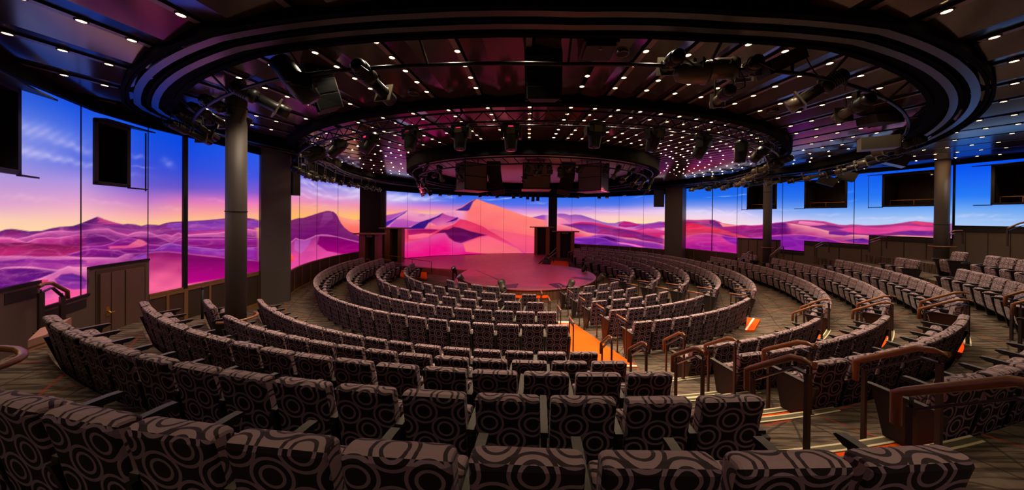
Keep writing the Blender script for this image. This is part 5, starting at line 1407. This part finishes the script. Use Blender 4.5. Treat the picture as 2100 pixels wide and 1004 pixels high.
# ---------------------------------------------------------------- ceiling rings and what hangs from them
R1T = [(-180, 9.3), (-150, 10.0), (-120, 10.5), (-100, 10.75), (-75, 10.75), (-64, 10.8), (-56, 11.5), (-50, 12.9), (-45, 13.85), (-41, 14.2), (-20, 14.2), (-8, 14.0), (0, 13.92), (8, 14.0), (16, 14.2), (64, 14.2), (78, 13.9), (88, 12.7), (100, 11.5), (120, 11.0), (150, 10.2), (180, 9.3)]
R2T = [(-180, 7.4), (-130, 8.9), (-115, 9.6), (-100, 10.3), (-80, 10.8), (-66, 10.9), (-58, 11.1), (-50, 11.8), (90, 11.8), (100, 11.0), (113, 10.2), (135, 8.9), (180, 7.4)]
def rpath(tab, d, c=C0, n=180):
    return [tuple(pol(R(a), lerp_table(tab, a)+d, c)[:2]) for a in [-180+360*i/n for i in range(n)]]
def ring_thing(name, label, loc=(0, 0, 0)): return empty(name, loc, 0, label, 'ceiling ring')
t = ring_thing('outer_ceiling_ring', 'large black ceiling ring with two pale inner rails over the upper rows', (C0[0], C0[1], CEIL-.4))
def rp(mb, name, mat, par):
    mb.M = Matrix.Translation(-Vector(par.location)); 
    mb.v = [tuple(Vector(v)-Vector(par.location)) for v in mb.v]
    return part(mb, name, mat, par)
b = MB(); b.ring(rpath(R1T, .02), rpath(R1T, .06), ZE+2.34, CEIL+.02); rp(b, 'outer_skirt', M['ring'], t)
b = MB(); b.ring(rpath(R1T, -.62), rpath(R1T, .02), ZE+2.47, ZE+2.50); rp(b, 'soffit', M['ring'], t)
b = MB(); b.ring(rpath(R1T, -.70), rpath(R1T, -.62), ZE+2.44, CEIL+.02); rp(b, 'inner_skirt', M['ring'], t)
for d in (-.19, -.43):
    b = MB(); b.ring(rpath(R1T, d), rpath(R1T, d+.10), ZE+2.385, ZE+2.41); rp(b, 'rail', M['ringrail'], t)
b = MB(); b.ring(rpath(R1T, -.31), rpath(R1T, -.27), ZE+2.40, ZE+2.48); b.ring(rpath(R1T, -.04), rpath(R1T, 0), ZE+2.37, ZE+2.48); rp(b, 'divider', M['ring'], t)
b = MB(); b.tube([(*p, ZE+2.22) for p in rpath(R1T, -.95)], .03, 8, closed=True); rp(b, 'pipe', M['truss'], t)
for a in range(-180, 180, 9):
    b = MB(); r = lerp_table(R1T, a); b.bar(pol(R(a), r-.95, C0, ZE+2.22), pol(R(a), r-.66, C0, ZE+2.5), .03, .03)
    rp(b, 'pipe_bracket', M['truss'], t)
t = ring_thing('middle_ceiling_ring', 'middle black truss ring carrying the moving lights', (C2[0], C2[1], CEIL-.4))
b = MB(); b.ring(rpath(R2T, -.16, C2), rpath(R2T, .06, C2), ZE+2.50, CEIL+.02); rp(b, 'band', M['ring'], t)
for d, h in ((-.30, 2.46), (-.62, 2.22), (-.30, 2.22)):
    b = MB(); b.tube([(*p, ZE+h) for p in rpath(R2T, d, C2)], .026, 6, closed=True); rp(b, 'chord', M['truss'], t)
b = MB()
for i in range(144):
    a = -180+2.5*i; r = lerp_table(R2T, a); r2_ = lerp_table(R2T, a+1.25 if a < 178 else a)
    b.bar(pol(R(a), r-.30, C2, ZE+2.46), pol(R(a+1.25), r2_-.30, C2, ZE+2.22), .018, .018); b.bar(pol(R(a+1.25), r2_-.30, C2, ZE+2.22), pol(R(a+2.5), r-.30, C2, ZE+2.46), .018, .018)
    b.bar(pol(R(a), r-.30, C2, ZE+2.22), pol(R(a), r-.62, C2, ZE+2.22), .018, .018)
rp(b, 'lacing', M['truss'], t)
for i in range(36):
    b = MB(); a = -180+10*i; r = lerp_table(R2T, a); b.bar(pol(R(a), r-.30, C2, ZE+2.46), pol(R(a), r-.10, C2, ZE+2.56), .05, .05)
    rp(b, 'hanger', M['truss'], t)
R3T = [(-180, 6.5), (180, 6.5)]
t = ring_thing('inner_ceiling_ring', 'smallest black ceiling ring hung with speakers over the round stage', (CO[0], CO[1], CEIL-.4))
b = MB(); b.ring(rpath(R3T, -.12, CO, 96), rpath(R3T, .06, CO, 96), ZE+2.20, CEIL+.02); rp(b, 'band', M['ring'], t)
for d, h in ((-.22, 2.16), (-.5, 1.96)):
    b = MB(); b.tube([(*p, ZE+h) for p in rpath(R3T, d, CO, 96)], .03, 6, closed=True); rp(b, 'pipe', M['truss'], t)
b = MB()
for i in range(96):
    a = R(3.75*i); b.bar(pol(a, 6.28, CO, ZE+2.16), pol(a+R(1.9), 6.0, CO, ZE+1.96), .02, .02)
rp(b, 'lacing', M['truss'], t)

b = MB()
for i in range(72):
    a = R(5*i); b.lathe([(.001, -.02), (.018, -.008), (.018, .008), (.001, .02)], 6, Matrix.Translation(pol(a, 6.42, CO, ZE+2.27)), caps=False)
rp(b, 'light_string', M['dots'], t)['kind'] = 'stuff'

def align(a, c):
    d = (Vector(c)-Vector(a)).normalized()
    return d.to_track_quat('Z', 'Y').to_matrix().to_4x4()
def profile_spot(A, B, zhang, label, s=1.0, hi=False, cable=True):
    """Ellipsoidal spotlight from rear point A to front point B, hung from a pipe at height zhang."""
    A, B = Vector(A), Vector(B); L = (B-A).length; mid = A.lerp(B, .42)
    t = empty('profile_spotlight', (mid.x, mid.y, zhang), 0, label, 'spotlight'); T = Matrix.Translation(-Vector((mid.x, mid.y, zhang)))
    Q = Matrix.Translation(A) @ align(A, B); r = .105*s
    g = MB(); g.M = T; g.lathe([(r*.55, 0), (r*.95, .03*L), (r*1.05, .10*L), (r*1.05, .30*L), (r*1.18, .32*L), (r*1.18, .40*L), (r*.9, .43*L)], 14, Q)
    for k in range(5): g.lathe([(r*1.06, (.11+.035*k)*L), (r*1.16, (.115+.035*k)*L), (r*1.16, (.125+.035*k)*L), (r*1.06, (.13+.035*k)*L)], 14, Q, caps=False)
    part(g, 'lamp_housing', M['fix'], t)
    g = MB(); g.M = T; g.lathe([(r*.8, .43*L), (r*.82, .74*L), (r*1.0, .76*L), (r*1.0, L), (r*.9, L)], 14, Q); part(g, 'barrel', M['fixhi'] if hi else M['fix'], t)
    g = MB(); g.M = T; g.box(Q @ Vector((0, 0, .78*L)), (r*2.7, r*2.7, .03*L), Q.to_3x3()); part(g, 'colour_frame', M['fixhi'], t)
    side = (B-A).cross(Vector((0, 0, 1))).normalized()*r*1.45
    top = Vector((mid.x, mid.y, zhang-.07)); g = MB(); g.M = T
    for q in (side, -side): g.bar(mid+q, top+q, .035, .012)
    g.bar(top+side, top-side, .035, .014); part(g, 'yoke', M['fix'], t)
    g = MB(); g.M = T; g.box((mid.x, mid.y, zhang-.02), (.06, .09, .12)); part(g, 'clamp', M['fixhi'], t)
    if cable:
        c = A.lerp(B, .02); e = Vector((A.x, A.y, zhang)); pts = [c+(e-c)*k+Vector((side.x*1.5, side.y*1.5, -.16))*sin(PI*k) for k in (0, .2, .4, .6, .8, 1)]
        g = MB(); g.M = T; g.tube(pts, .008, 5); part(g, 'cable', M['black'], t)
    return t
def moving_head(P, zhang, yaw, tilt, label, s=1.0, red=True):
    """Moving light: base under the truss, forked yoke and a tilted head."""
    P = Vector(P); t = empty('moving_light', (P.x, P.y, zhang), yaw, label, 'spotlight')
    hz = P.z-zhang
    g = MB(); g.box((0, 0, -.09), (.36*s, .26*s, .15*s)); g.box((0, 0, .01), (.2*s, .08*s, .08)); part(g, 'base', M['fix'], t)
    g = MB()
    for x in (-.19*s, .19*s): g.box((x, 0, (hz-.15)/2), (.055*s, .15*s, abs(hz)+.02))
    g.box((0, 0, -.19), (.42*s, .17*s, .06)); part(g, 'yoke', M['fix'], t)
    Q = Matrix.Translation((0, 0, hz)) @ Matrix.Rotation(tilt, 4, 'X')
    g = MB(); g.lathe([(.07*s, -.25*s), (.125*s, -.22*s), (.15*s, -.08*s), (.145*s, .08*s), (.13*s, .2*s), (.125*s, .31*s), (.105*s, .33*s)], 16, Q); part(g, 'lamp_head', M['fix'], t)
    g = MB(); g.lathe([(.105*s, .331*s), (.001, .345*s)], 16, Q, caps=False); part(g, 'lens', M['glass'], t)
    g = MB(); g.box(Q @ Vector((0, .13*s, -.06*s)), (.17*s, .05, .14*s), Q.to_3x3()); part(g, 'fan_grille', M['fixhi'], t)
    if red: g = MB(); g.box((0, -.135*s, -.09), (.1*s, .008, .035*s)); part(g, 'display', M['red'], t)
    return t
def at1(px, py, r): return at_r(px, py, r, C0, False)
ZP = ZE+2.22
# outer ring, side-screen end
L1 = [((472, 172), (592, 234), 1.15, 'long black profile spotlight crossing the head of the grey column'), ((410, 198), (511, 252), 1.05, 'long black profile spotlight just below the column head'), ((386, 214), (478, 263), 1.0, 'black profile spotlight ending at the column edge'),
      ((358, 230), (443, 284), .95, 'black profile spotlight second from the end of the column-side cluster'), ((344, 250), (430, 291), .9, 'lowest black profile spotlight of the column-side cluster'), ((727, 127), (802, 206), 1.05, 'long black profile spotlight hanging beside the tilted line array')]
for (a, c, s, lab) in L1:
    profile_spot(at1(a[0], a[1], 13.35), at1(c[0], c[1], 12.55), ZP, lab, s)
moving_head(at1(612, 172, 13.2), ZP, R(-50), R(40), 'black spotlight with a small blue display behind the tilted line array', 1.25, False)
p = at1(587, 151, 12.95); g = MB(); g.box(p, (.07, .03, .02)); o = g.build('status_display', M['blue']); tag(o, 'tiny lit blue display panel on the spotlight behind the line array', 'display')
# outer ring, balcony end
L2 = [((1394, 112), (1358, 142), .9, 'short black spotlight pointing down beside the projector side of the pipe', False), ((1554, 124), (1518, 156), .95, 'short black spotlight tilted towards the stage near the bar lamp', False), ((1500, 182), (1465, 212), .75, 'grey snoot of a spotlight hanging below the round lamps', True),
      ((1738, 148), (1616, 221), 1.05, 'long black profile spotlight with a grey front tube over the second aisle', True), ((1787, 200), (1716, 243), .95, 'black profile spotlight just inside the second line array', True)]
for (a, c, s, lab, hi) in L2:
    profile_spot(at1(a[0], a[1], 13.35), at1(c[0], c[1], 12.75), ZP, lab, s, hi)
for (px, py, s, lab) in ((1420, 150, .9, 'grey round-backed lamp hanging third along the balcony-end pipe'), (1476, 141, .95, 'black round-faced lamp beside the grey round-backed lamp')):
    P = at1(px, py, 13.15); t = empty('wash_lamp', (P.x, P.y, ZP), R(20), lab, 'spotlight'); hz = P.z-ZP
    Q = Matrix.Translation((0, 0, hz)) @ Matrix.Rotation(R(90), 4, 'Y') @ Matrix.Rotation(R(25), 4, 'X')
    g = MB(); g.lathe([(.03, -.26), (.11, -.2), (.145, -.05), (.145, .14), (.16, .15), (.16, .2)], 18, Q); part(g, 'lamp_housing', M['fixhi'] if s < 1 else M['fix'], t)
    g = MB(); g.lathe([(.13, .205), (.001, .21)], 16, Q, caps=False); part(g, 'lens', M['glass'], t)
    g = MB()
    for x in (-.18, .18): g.box((x*.0, x, hz/2), (.035, .012, abs(hz)))
    g.box((0, 0, -.04), (.05, .38, .03)); part(g, 'yoke', M['fix'], t)
    g = MB(); g.box((0, 0, 0), (.06, .08, .11)); part(g, 'clamp', M['fixhi'], t)
A, B = at1(1563, 146, 13.2), at1(1640, 110, 13.2)
g = MB(); g.bar(A, B, .2, .20); o = g.build('bar_lamp', M['fix']); tag(o, 'long box-shaped bar lamp tilted under the balcony-end pipe', 'lamp')
d_ = (A-B).normalized(); g = MB(); n_ = d_.cross(Vector((0, 0, 1))).normalized()
if n_.y > 0: n_ = -n_
g.bar(A+n_*.105-d_*.06, B+n_*.105+d_*.06, .012, .15); part(g, 'front_panel', M['fixhi'], o)
g = MB(); g.bar(A.lerp(B, .8), Vector((A.lerp(B, .8).x, A.lerp(B, .8).y, ZP)), .03, .03); g.bar(A.lerp(B, .2), Vector((A.lerp(B, .2).x, A.lerp(B, .2).y, ZP)), .03, .03); part(g, 'bracket', M['truss'], o)
# far curve of the outer ring above the balcony windows
for i in range(13):
    a = R(44+4.6*i); r = lerp_table(R1T, math.degrees(a))-.95
    P = pol(a, r, C0, ZE+1.98); w = (Vector((*CO, P.z))-P).normalized(); e = Vector((-w.y, w.x, 0))
    profile_spot(P-w*.35+e*.1+Vector((0, 0, .1)), P+w*.5-e*.25-Vector((0, 0, .12)), ZE+2.22, 'black profile spotlight above the balcony windows, %s from the pale-railed ring end' % ordinal(i), .95, i % 2 == 0, False)
for (px0, px1, py0, py1, d, lab) in ((1806, 1850, 306, 344, 10.6, 'tilted dark box speaker with a pale lower edge above the widest balcony window'), (1720, 1753, 352, 368, 13.9, 'tilted dark box speaker with a pale edge over the fourth balcony window'), (1680, 1712, 362, 378, 14.3, 'small dark panel speaker hanging before the golden railing window')):
    a, c = at_d(px0, py0, d), at_d(px1, py1, d-.2); g = MB(); m = (a+c)/2; w = (c-a).length
    Mx = Matrix.Rotation(R(-38), 3, 'Z') @ Matrix.Rotation(R(24), 3, 'Y')
    t = empty('tilted_speaker', m, 0, lab, 'speaker'); g.box((0, 0, 0), (w*.9, .42, .36), Mx); part(g, 'cabinet', M['speaker'], t)
    g = MB(); g.box(Mx @ Vector((0, -.0, -.19)), (w*.9, .42, .02), Mx); part(g, 'lower_edge', M['ringrail'], t)
    g = MB(); g.bar((0, 0, .15), (0, .0, min(CEIL, CEILA)-.1-m.z), .05, .05); part(g, 'bracket', M['truss'], t)
P = at_r(1800, 294, 12.9, C0, False); g = MB(); g.box(P, (.55, .3, .26), Matrix.Rotation(R(-35), 3, 'Z')); o = g.build('control_box', M['fixhi']); tag(o, 'grey-brown rectangular control box among the spotlights by the round column', 'box')
# line arrays
def line_array(corners, n, depth, label, zt):
    """corners: front face top-a, top-b, bottom-b, bottom-a as points; n modules."""
    a, b_, c, d = [Vector(p) for p in corners]
    t = empty('line_array', ((a+b_)/2), 0, label, 'speaker'); T = Matrix.Translation(-(a+b_)/2)
    nrm = (b_-a).cross(d-a).normalized()
    if nrm.y > 0: nrm = -nrm
    for i in range(n):
        k0, k1 = i/n+.012, (i+1)/n-.012
        q = [a.lerp(d, k0), b_.lerp(c, k0), b_.lerp(c, k1), a.lerp(d, k1)]
        g = MB(); g.M = T; back = [p-nrm*depth+(q[(j+2) % 4]-p)*.12 for j, p in enumerate(q)]
        g.face(q); g.face(back[::-1])
        for j in range(4): g.face([q[j], q[(j+1) % 4], back[(j+1) % 4], back[j]])
        mo = part(g, 'cabinet', M['speaker'], t)
        g = MB(); g.M = T; ins = [p+((q[0]+q[1]+q[2]+q[3])/4-p)*.06+nrm*.006 for p in q]; g.face(ins); part(g, 'front_grille', M['ring'], mo)
    g = MB(); g.M = T
    for u, v in ((a, d), (b_, c)): g.bar(u-nrm*.1, v-nrm*.1, .03, .05)
    g.bar(a-nrm*.15, Vector((a.x, a.y, zt))-nrm*.15, .03, .03); g.bar(b_-nrm*.15, Vector((b_.x, b_.y, zt))-nrm*.15, .03, .03)
    part(g, 'rigging_frame', M['truss'], t)
    return t
line_array([at1(621, 132, 12.9), at1(677, 126, 12.55), at1(704, 216, 12.35), at1(656, 227, 12.7)], 3, .45, 'line array of three dark speakers tilted down before the middle ring', CEIL)
line_array([at1(1078, 86, 12.6), at1(1152, 86, 12.6), at1(1150, 204, 12.45), at1(1080, 204, 12.45)], 4, .4, 'black line array hanging straight in the middle of the ceiling', CEIL)
line_array([at1(1782, 196, 12.6), at1(1836, 180, 12.85), at1(1856, 250, 12.7), at1(1792, 262, 12.45)], 3, .45, 'dark line array hanging at the balcony end of the outer ring', CEIL)
# projector
P = at1(1226, 90, 12.85); t = empty('projector', P, 0, 'black projector with a small amber light under the ceiling', 'projector')
g = MB(); g.box((0, 0, 0), (.5, .5, .22)); g.box((0, -.02, -.13), (.42, .4, .05)); part(g, 'body', M['fix'], t)
g = MB(); g.lathe([(.08, 0), (.07, .1), (.065, .14)], 16, Matrix.Translation((0.02, .25, -.02)) @ Matrix.Rotation(R(-90), 4, 'X')); part(g, 'lens', M['glass'], t)
g = MB(); g.box((0, -.16, -.16), (.035, .02, .03)); part(g, 'status_light', M['gold'], t)
g = MB(); g.bar((0, 0, .1), (0, 0, CEIL-P.z), .06, .06); part(g, 'mount', M['truss'], t)
# middle ring: moving lights
MHS = [(619, 317, -70, 40), (653, 316, -60, 55), (694, 302, -48, 40), (759, 289, -36, 30), (844, 279, -24, 12), (945, 276, -12, 8), (1048, 277, 0, 4), (1220, 271, 14, -6), (1342, 280, 26, -18), (1442, 297, 40, -28), (1520, 307, 52, -5), (1561, 311, 62, -40), (1594, 316, 70, -60)]
for i, (px, py, yaw, tl) in enumerate(MHS):
    P = at_r(px, py, 11.3, C2, False)
    moving_head(P, ZE+2.21, R(yaw), R(180-tl*1.0), 'black moving light under the middle ring, %s from the wide grey column' % ordinal(i), 1.12, i in (3, 4, 5, 6, 8))
for i, (a, b_, c, d) in enumerate(((1626, 322, 1570, 342), (1605, 336, 1545, 352), (1574, 352, 1524, 370), (1549, 360, 1512, 381))):
    profile_spot(at_r(a, b_, 11.3, C2, True), at_r(c, d, 10.7, C2, True), ZE+2.2, 'grey-lit profile spotlight at the balcony end of the middle ring, %s downwards' % ordinal(i), 1.0, True, False)
# far lamps of the outer ring beside the curved screens
for i, (px, py) in enumerate(((616, 352), (632, 358), (650, 360), (668, 364), (688, 370), (706, 374), (724, 377), (742, 380), (757, 383), (770, 385))):
    P = at_r(px, py, 10.2, C0, True)
    profile_spot(P+Vector((-.25, -.1, .12)), P+Vector((.3, .12, -.16)), ZE+2.2, 'black spotlight above the curved screen, %s from the wide grey column' % ordinal(i), 1.0, i % 3 == 0, False)
for i, (px, py) in enumerate(((1462, 385), (1492, 383), (1520, 376))):
    P = at_r(px, py, 11.2, C0, True)
    profile_spot(P+Vector((.3, -.1, .14)), P+Vector((-.35, .05, -.12)), ZE+2.2, 'black spotlight above the far screen past the wide column, %s along' % ordinal(i), 1.1, True, False)
# small lamps above the stage screen
for i, (px, py) in enumerate(((848, 386), (862, 392), (871, 394), (903, 397), (921, 396), (943, 398), (984, 400), (1001, 398), (1019, 401), (1053, 402), (1068, 401), (1082, 404), (1093, 408), (1103, 407), (1162, 400), (1185, 402), (1229, 403), (1245, 402), (1280, 397), (1322, 393))):
    P = at_d(px, py, 23.2)
    t = empty('stage_lamp', P, R(px), 'small lamp with a pale lens above the stage screen, %s from the slender black column' % ordinal(i), 'spotlight')
    g = MB(); g.lathe([(.05, .22), (.11, .16), (.13, 0), (.13, -.12), (.15, -.16)], 12, Matrix.Rotation(R(14), 4, 'X')); part(g, 'lamp_housing', M['fix'], t)
    g = MB(); g.lathe([(.125, -.12), (.001, -.17)], 12, Matrix.Rotation(R(14), 4, 'X'), caps=False); part(g, 'lens', M['fixhi'] if i not in (7, 13, 17) else M['red'], t)
    g = MB(); g.bar((0, 0, .2), (0, .1, CEIL-P.z), .03, .03); part(g, 'hanger', M['truss'], t)
# smallest ring: box speakers, arrays and profile spotlights
def sub_box(px0, px1, y0, y1, d, rot, label, light=0):
    a, c = at_d(px0, y0, d), at_d(px1, y1, d); m = (a+c)/2; w = (c.x-a.x)*.8; h = a.z-c.z
    t = empty('box_speaker', (m.x, m.y+.3, m.z), R(rot), label, 'speaker')
    g = MB(); g.box((0, 0, 0), (w, w*.8, h)); part(g, 'cabinet', M['sub'], t)
    g = MB(); g.box((0, 0, -h/2-.015), (w*1.1, w*.9, .03)); part(g, 'bottom_plate', M['rim'], t)
    g = MB()
    for x in (-w/2, w/2):
        for y in (-w*.4, w*.4): g.box((x, y, 0), (.03, .03, h*1.02))
    for z in (-h*.48, 0, h*.48):
        g.box((0, -w*.405, z), (w, .014, .025)); g.box((w*.505, 0, z), (.014, w*.8, .025)); g.box((-w*.505, 0, z), (.014, w*.8, .025))
    part(g, 'corner_frame', M['truss'], t)
    sd = 1 if light else -1
    g = MB(); g.box((sd*w*.503, 0, 0), (.012, w*.72, h*.94)); part(g, 'grille', M['speaker'], t)
    g = MB()
    for x in (-w*.3, w*.3): g.bar((x, 0, h/2), (x, 0, CEIL-m.z), .03, .03)
    part(g, 'hanger', M['truss'], t)
sub_box(933, 996, 333, 390, 13.2, 38, 'grey-brown box speaker with lattice side under the smallest ring, curved-screen side', 1)
sub_box(1066, 1134, 334, 388, 13.2, 0, 'grey-brown box speaker in the middle under the smallest ring')
sub_box(1190, 1251, 335, 392, 13.2, -38, 'grey-brown box speaker with lattice side under the smallest ring, balcony side')
def small_array(px, py0, py1, d, lean, label):
    a, c = at_d(px, py0, d), at_d(px, py1, d); n = 9; h = (a.z-c.z)/n
    t = empty('line_array', a, 0, label, 'speaker')
    for i in range(n):
        k = i/(n-1); g = MB(); g.box((lean*k*k*.5, -.1*k*k, -h*(i+.5)), (.62, .42, h*.9), Matrix.Rotation(R(-28*k*k), 3, 'X') @ Matrix.Rotation(-lean*k*.5, 3, 'Y')); part(g, 'cabinet', M['speaker'], t)
    g = MB(); g.bar((0, 0, 0), (0, 0, CEIL-a.z), .04, .04); part(g, 'hanger', M['truss'], t)
small_array(1013, 330, 396, 14.2, .45, 'curved small line array beside the middle box speaker, curved-screen side')
small_array(1166, 334, 396, 14.2, -.45, 'curved small line array beside the middle box speaker, balcony side')
L3 = [(846, 352, 872, 396), (856, 372, 868, 402), (866, 368, 884, 400), (878, 336, 862, 366), (898, 338, 908, 372), (905, 342, 888, 362), (936, 344, 950, 372), (948, 338, 942, 372), (1084, 340, 1074, 372), (1098, 334, 1108, 360), (1112, 338, 1096, 358), (1126, 338, 1128, 356), (1148, 344, 1150, 362), (1176, 336, 1164, 350), (1196, 340, 1184, 352), (1246, 336, 1240, 356), (1272, 338, 1256, 366), (1302, 346, 1272, 374), (1318, 350, 1294, 384), (1330, 356, 1310, 388), (1338, 364, 1326, 396)]
for i, (a, b_, c, d) in enumerate(L3):
    near = 880 < a < 1290
    rr = 6.0
    A = at_r(a, b_, rr, CO, False); B = at_r(c, d, rr-.35, CO, False)
    profile_spot(A, B, ZE+1.97, 'black spotlight hung on the smallest ring, %s counting from the curved-screen side' % ordinal(i), .8, i % 3 == 1, False)
# cables looping along the pipes
for (x0, y0, x1, y1, r, lab) in ((450, 140, 560, 120, 13.3, 'loose black cable loop above the column-side spotlights'), (1650, 112, 1720, 130, 13.3, 'loose black cable loop beside the bar lamp'), (330, 236, 352, 232, 13.2, 'black cable loop hanging over the edge of the side screen')):
    A, B = at1(x0, y0, r), at1(x1, y1, r); g = MB()
    g.tube([A.lerp(B, k)-Vector((0, 0, .28*sin(PI*k))) for k in [i/10 for i in range(11)]], .009, 5); o = g.build('cable', M['black']); tag(o, lab, 'cable')
# ---------------------------------------------------------------- light and camera
def stage_spot(loc, target, w, col, size, label=None, blend=.6):
    ld = bpy.data.lights.new('stage_lamp', 'SPOT'); ld.energy = w; ld.color = col; ld.spot_size = R(size); ld.spot_blend = blend; ld.shadow_soft_size = .08
    o = bpy.data.objects.new('stage_lamp', ld); COL.objects.link(o); o.location = loc
    d = Vector(target)-Vector(loc); o.rotation_euler = d.to_track_quat('-Z', 'Y').to_euler()
    return o
stage_spot((-3.6, 11.3, ZE+1.8), (.9, 16.7, SZ), 600, (1.0, .60, .36), 26)
stage_spot((4.6, 11.6, ZE+1.8), (.2, 16.9, SZ), 1300, (1.0, .20, .40), 44, blend=.3)
stage_spot((-5.4, 13.2, ZE+1.8), (-2.2, 20.5, SZ), 1000, (1.0, .12, .36), 60, blend=.6)
w = bpy.data.worlds.new('World'); bpy.context.scene.world = w; w.use_nodes = True
w.node_tree.nodes['Background'].inputs[0].default_value = (.0, .0, .0, 1); w.node_tree.nodes['Background'].inputs[1].default_value = 0.0
cd = bpy.data.cameras.new('camera'); cam = bpy.data.objects.new('camera', cd); COL.objects.link(cam)
cd.sensor_fit = 'HORIZONTAL'; cd.sensor_width = 36.0; cd.lens = F/2100*36.0
cd.shift_x = (1050-PX)/2100; cd.shift_y = -(502-PY)/2100
cd.clip_start = .05; cd.clip_end = 200
fw = Vector((0, cos(PIT), -sin(PIT))); right = Vector((1, 0, 0)); up = right.cross(fw)
c_, s_ = cos(ROLL), sin(ROLL)
# frame axes turned about the line of sight
rx = right*c_+up*s_; ru = up*c_-right*s_
cam.matrix_world = Matrix(((rx.x, ru.x, -fw.x, 0), (rx.y, ru.y, -fw.y, 0), (rx.z, ru.z, -fw.z, ZE), (0, 0, 0, 1)))
sc = bpy.context.scene; sc.camera = cam
sc.view_settings.view_transform = 'Standard'; sc.view_settings.look = 'None'; sc.view_settings.exposure = 0.0; sc.view_settings.gamma = 1.0
sc.view_settings.use_curve_mapping = False
cy = sc.cycles
cy.use_denoising = True; cy.max_bounces = 6; cy.diffuse_bounces = 3; cy.glossy_bounces = 3; cy.sample_clamp_indirect = 4.0; cy.use_light_tree = True
cy.caustics_reflective = False; cy.caustics_refractive = False
try: cy.denoiser = 'OPENIMAGEDENOISE'
except Exception: pass
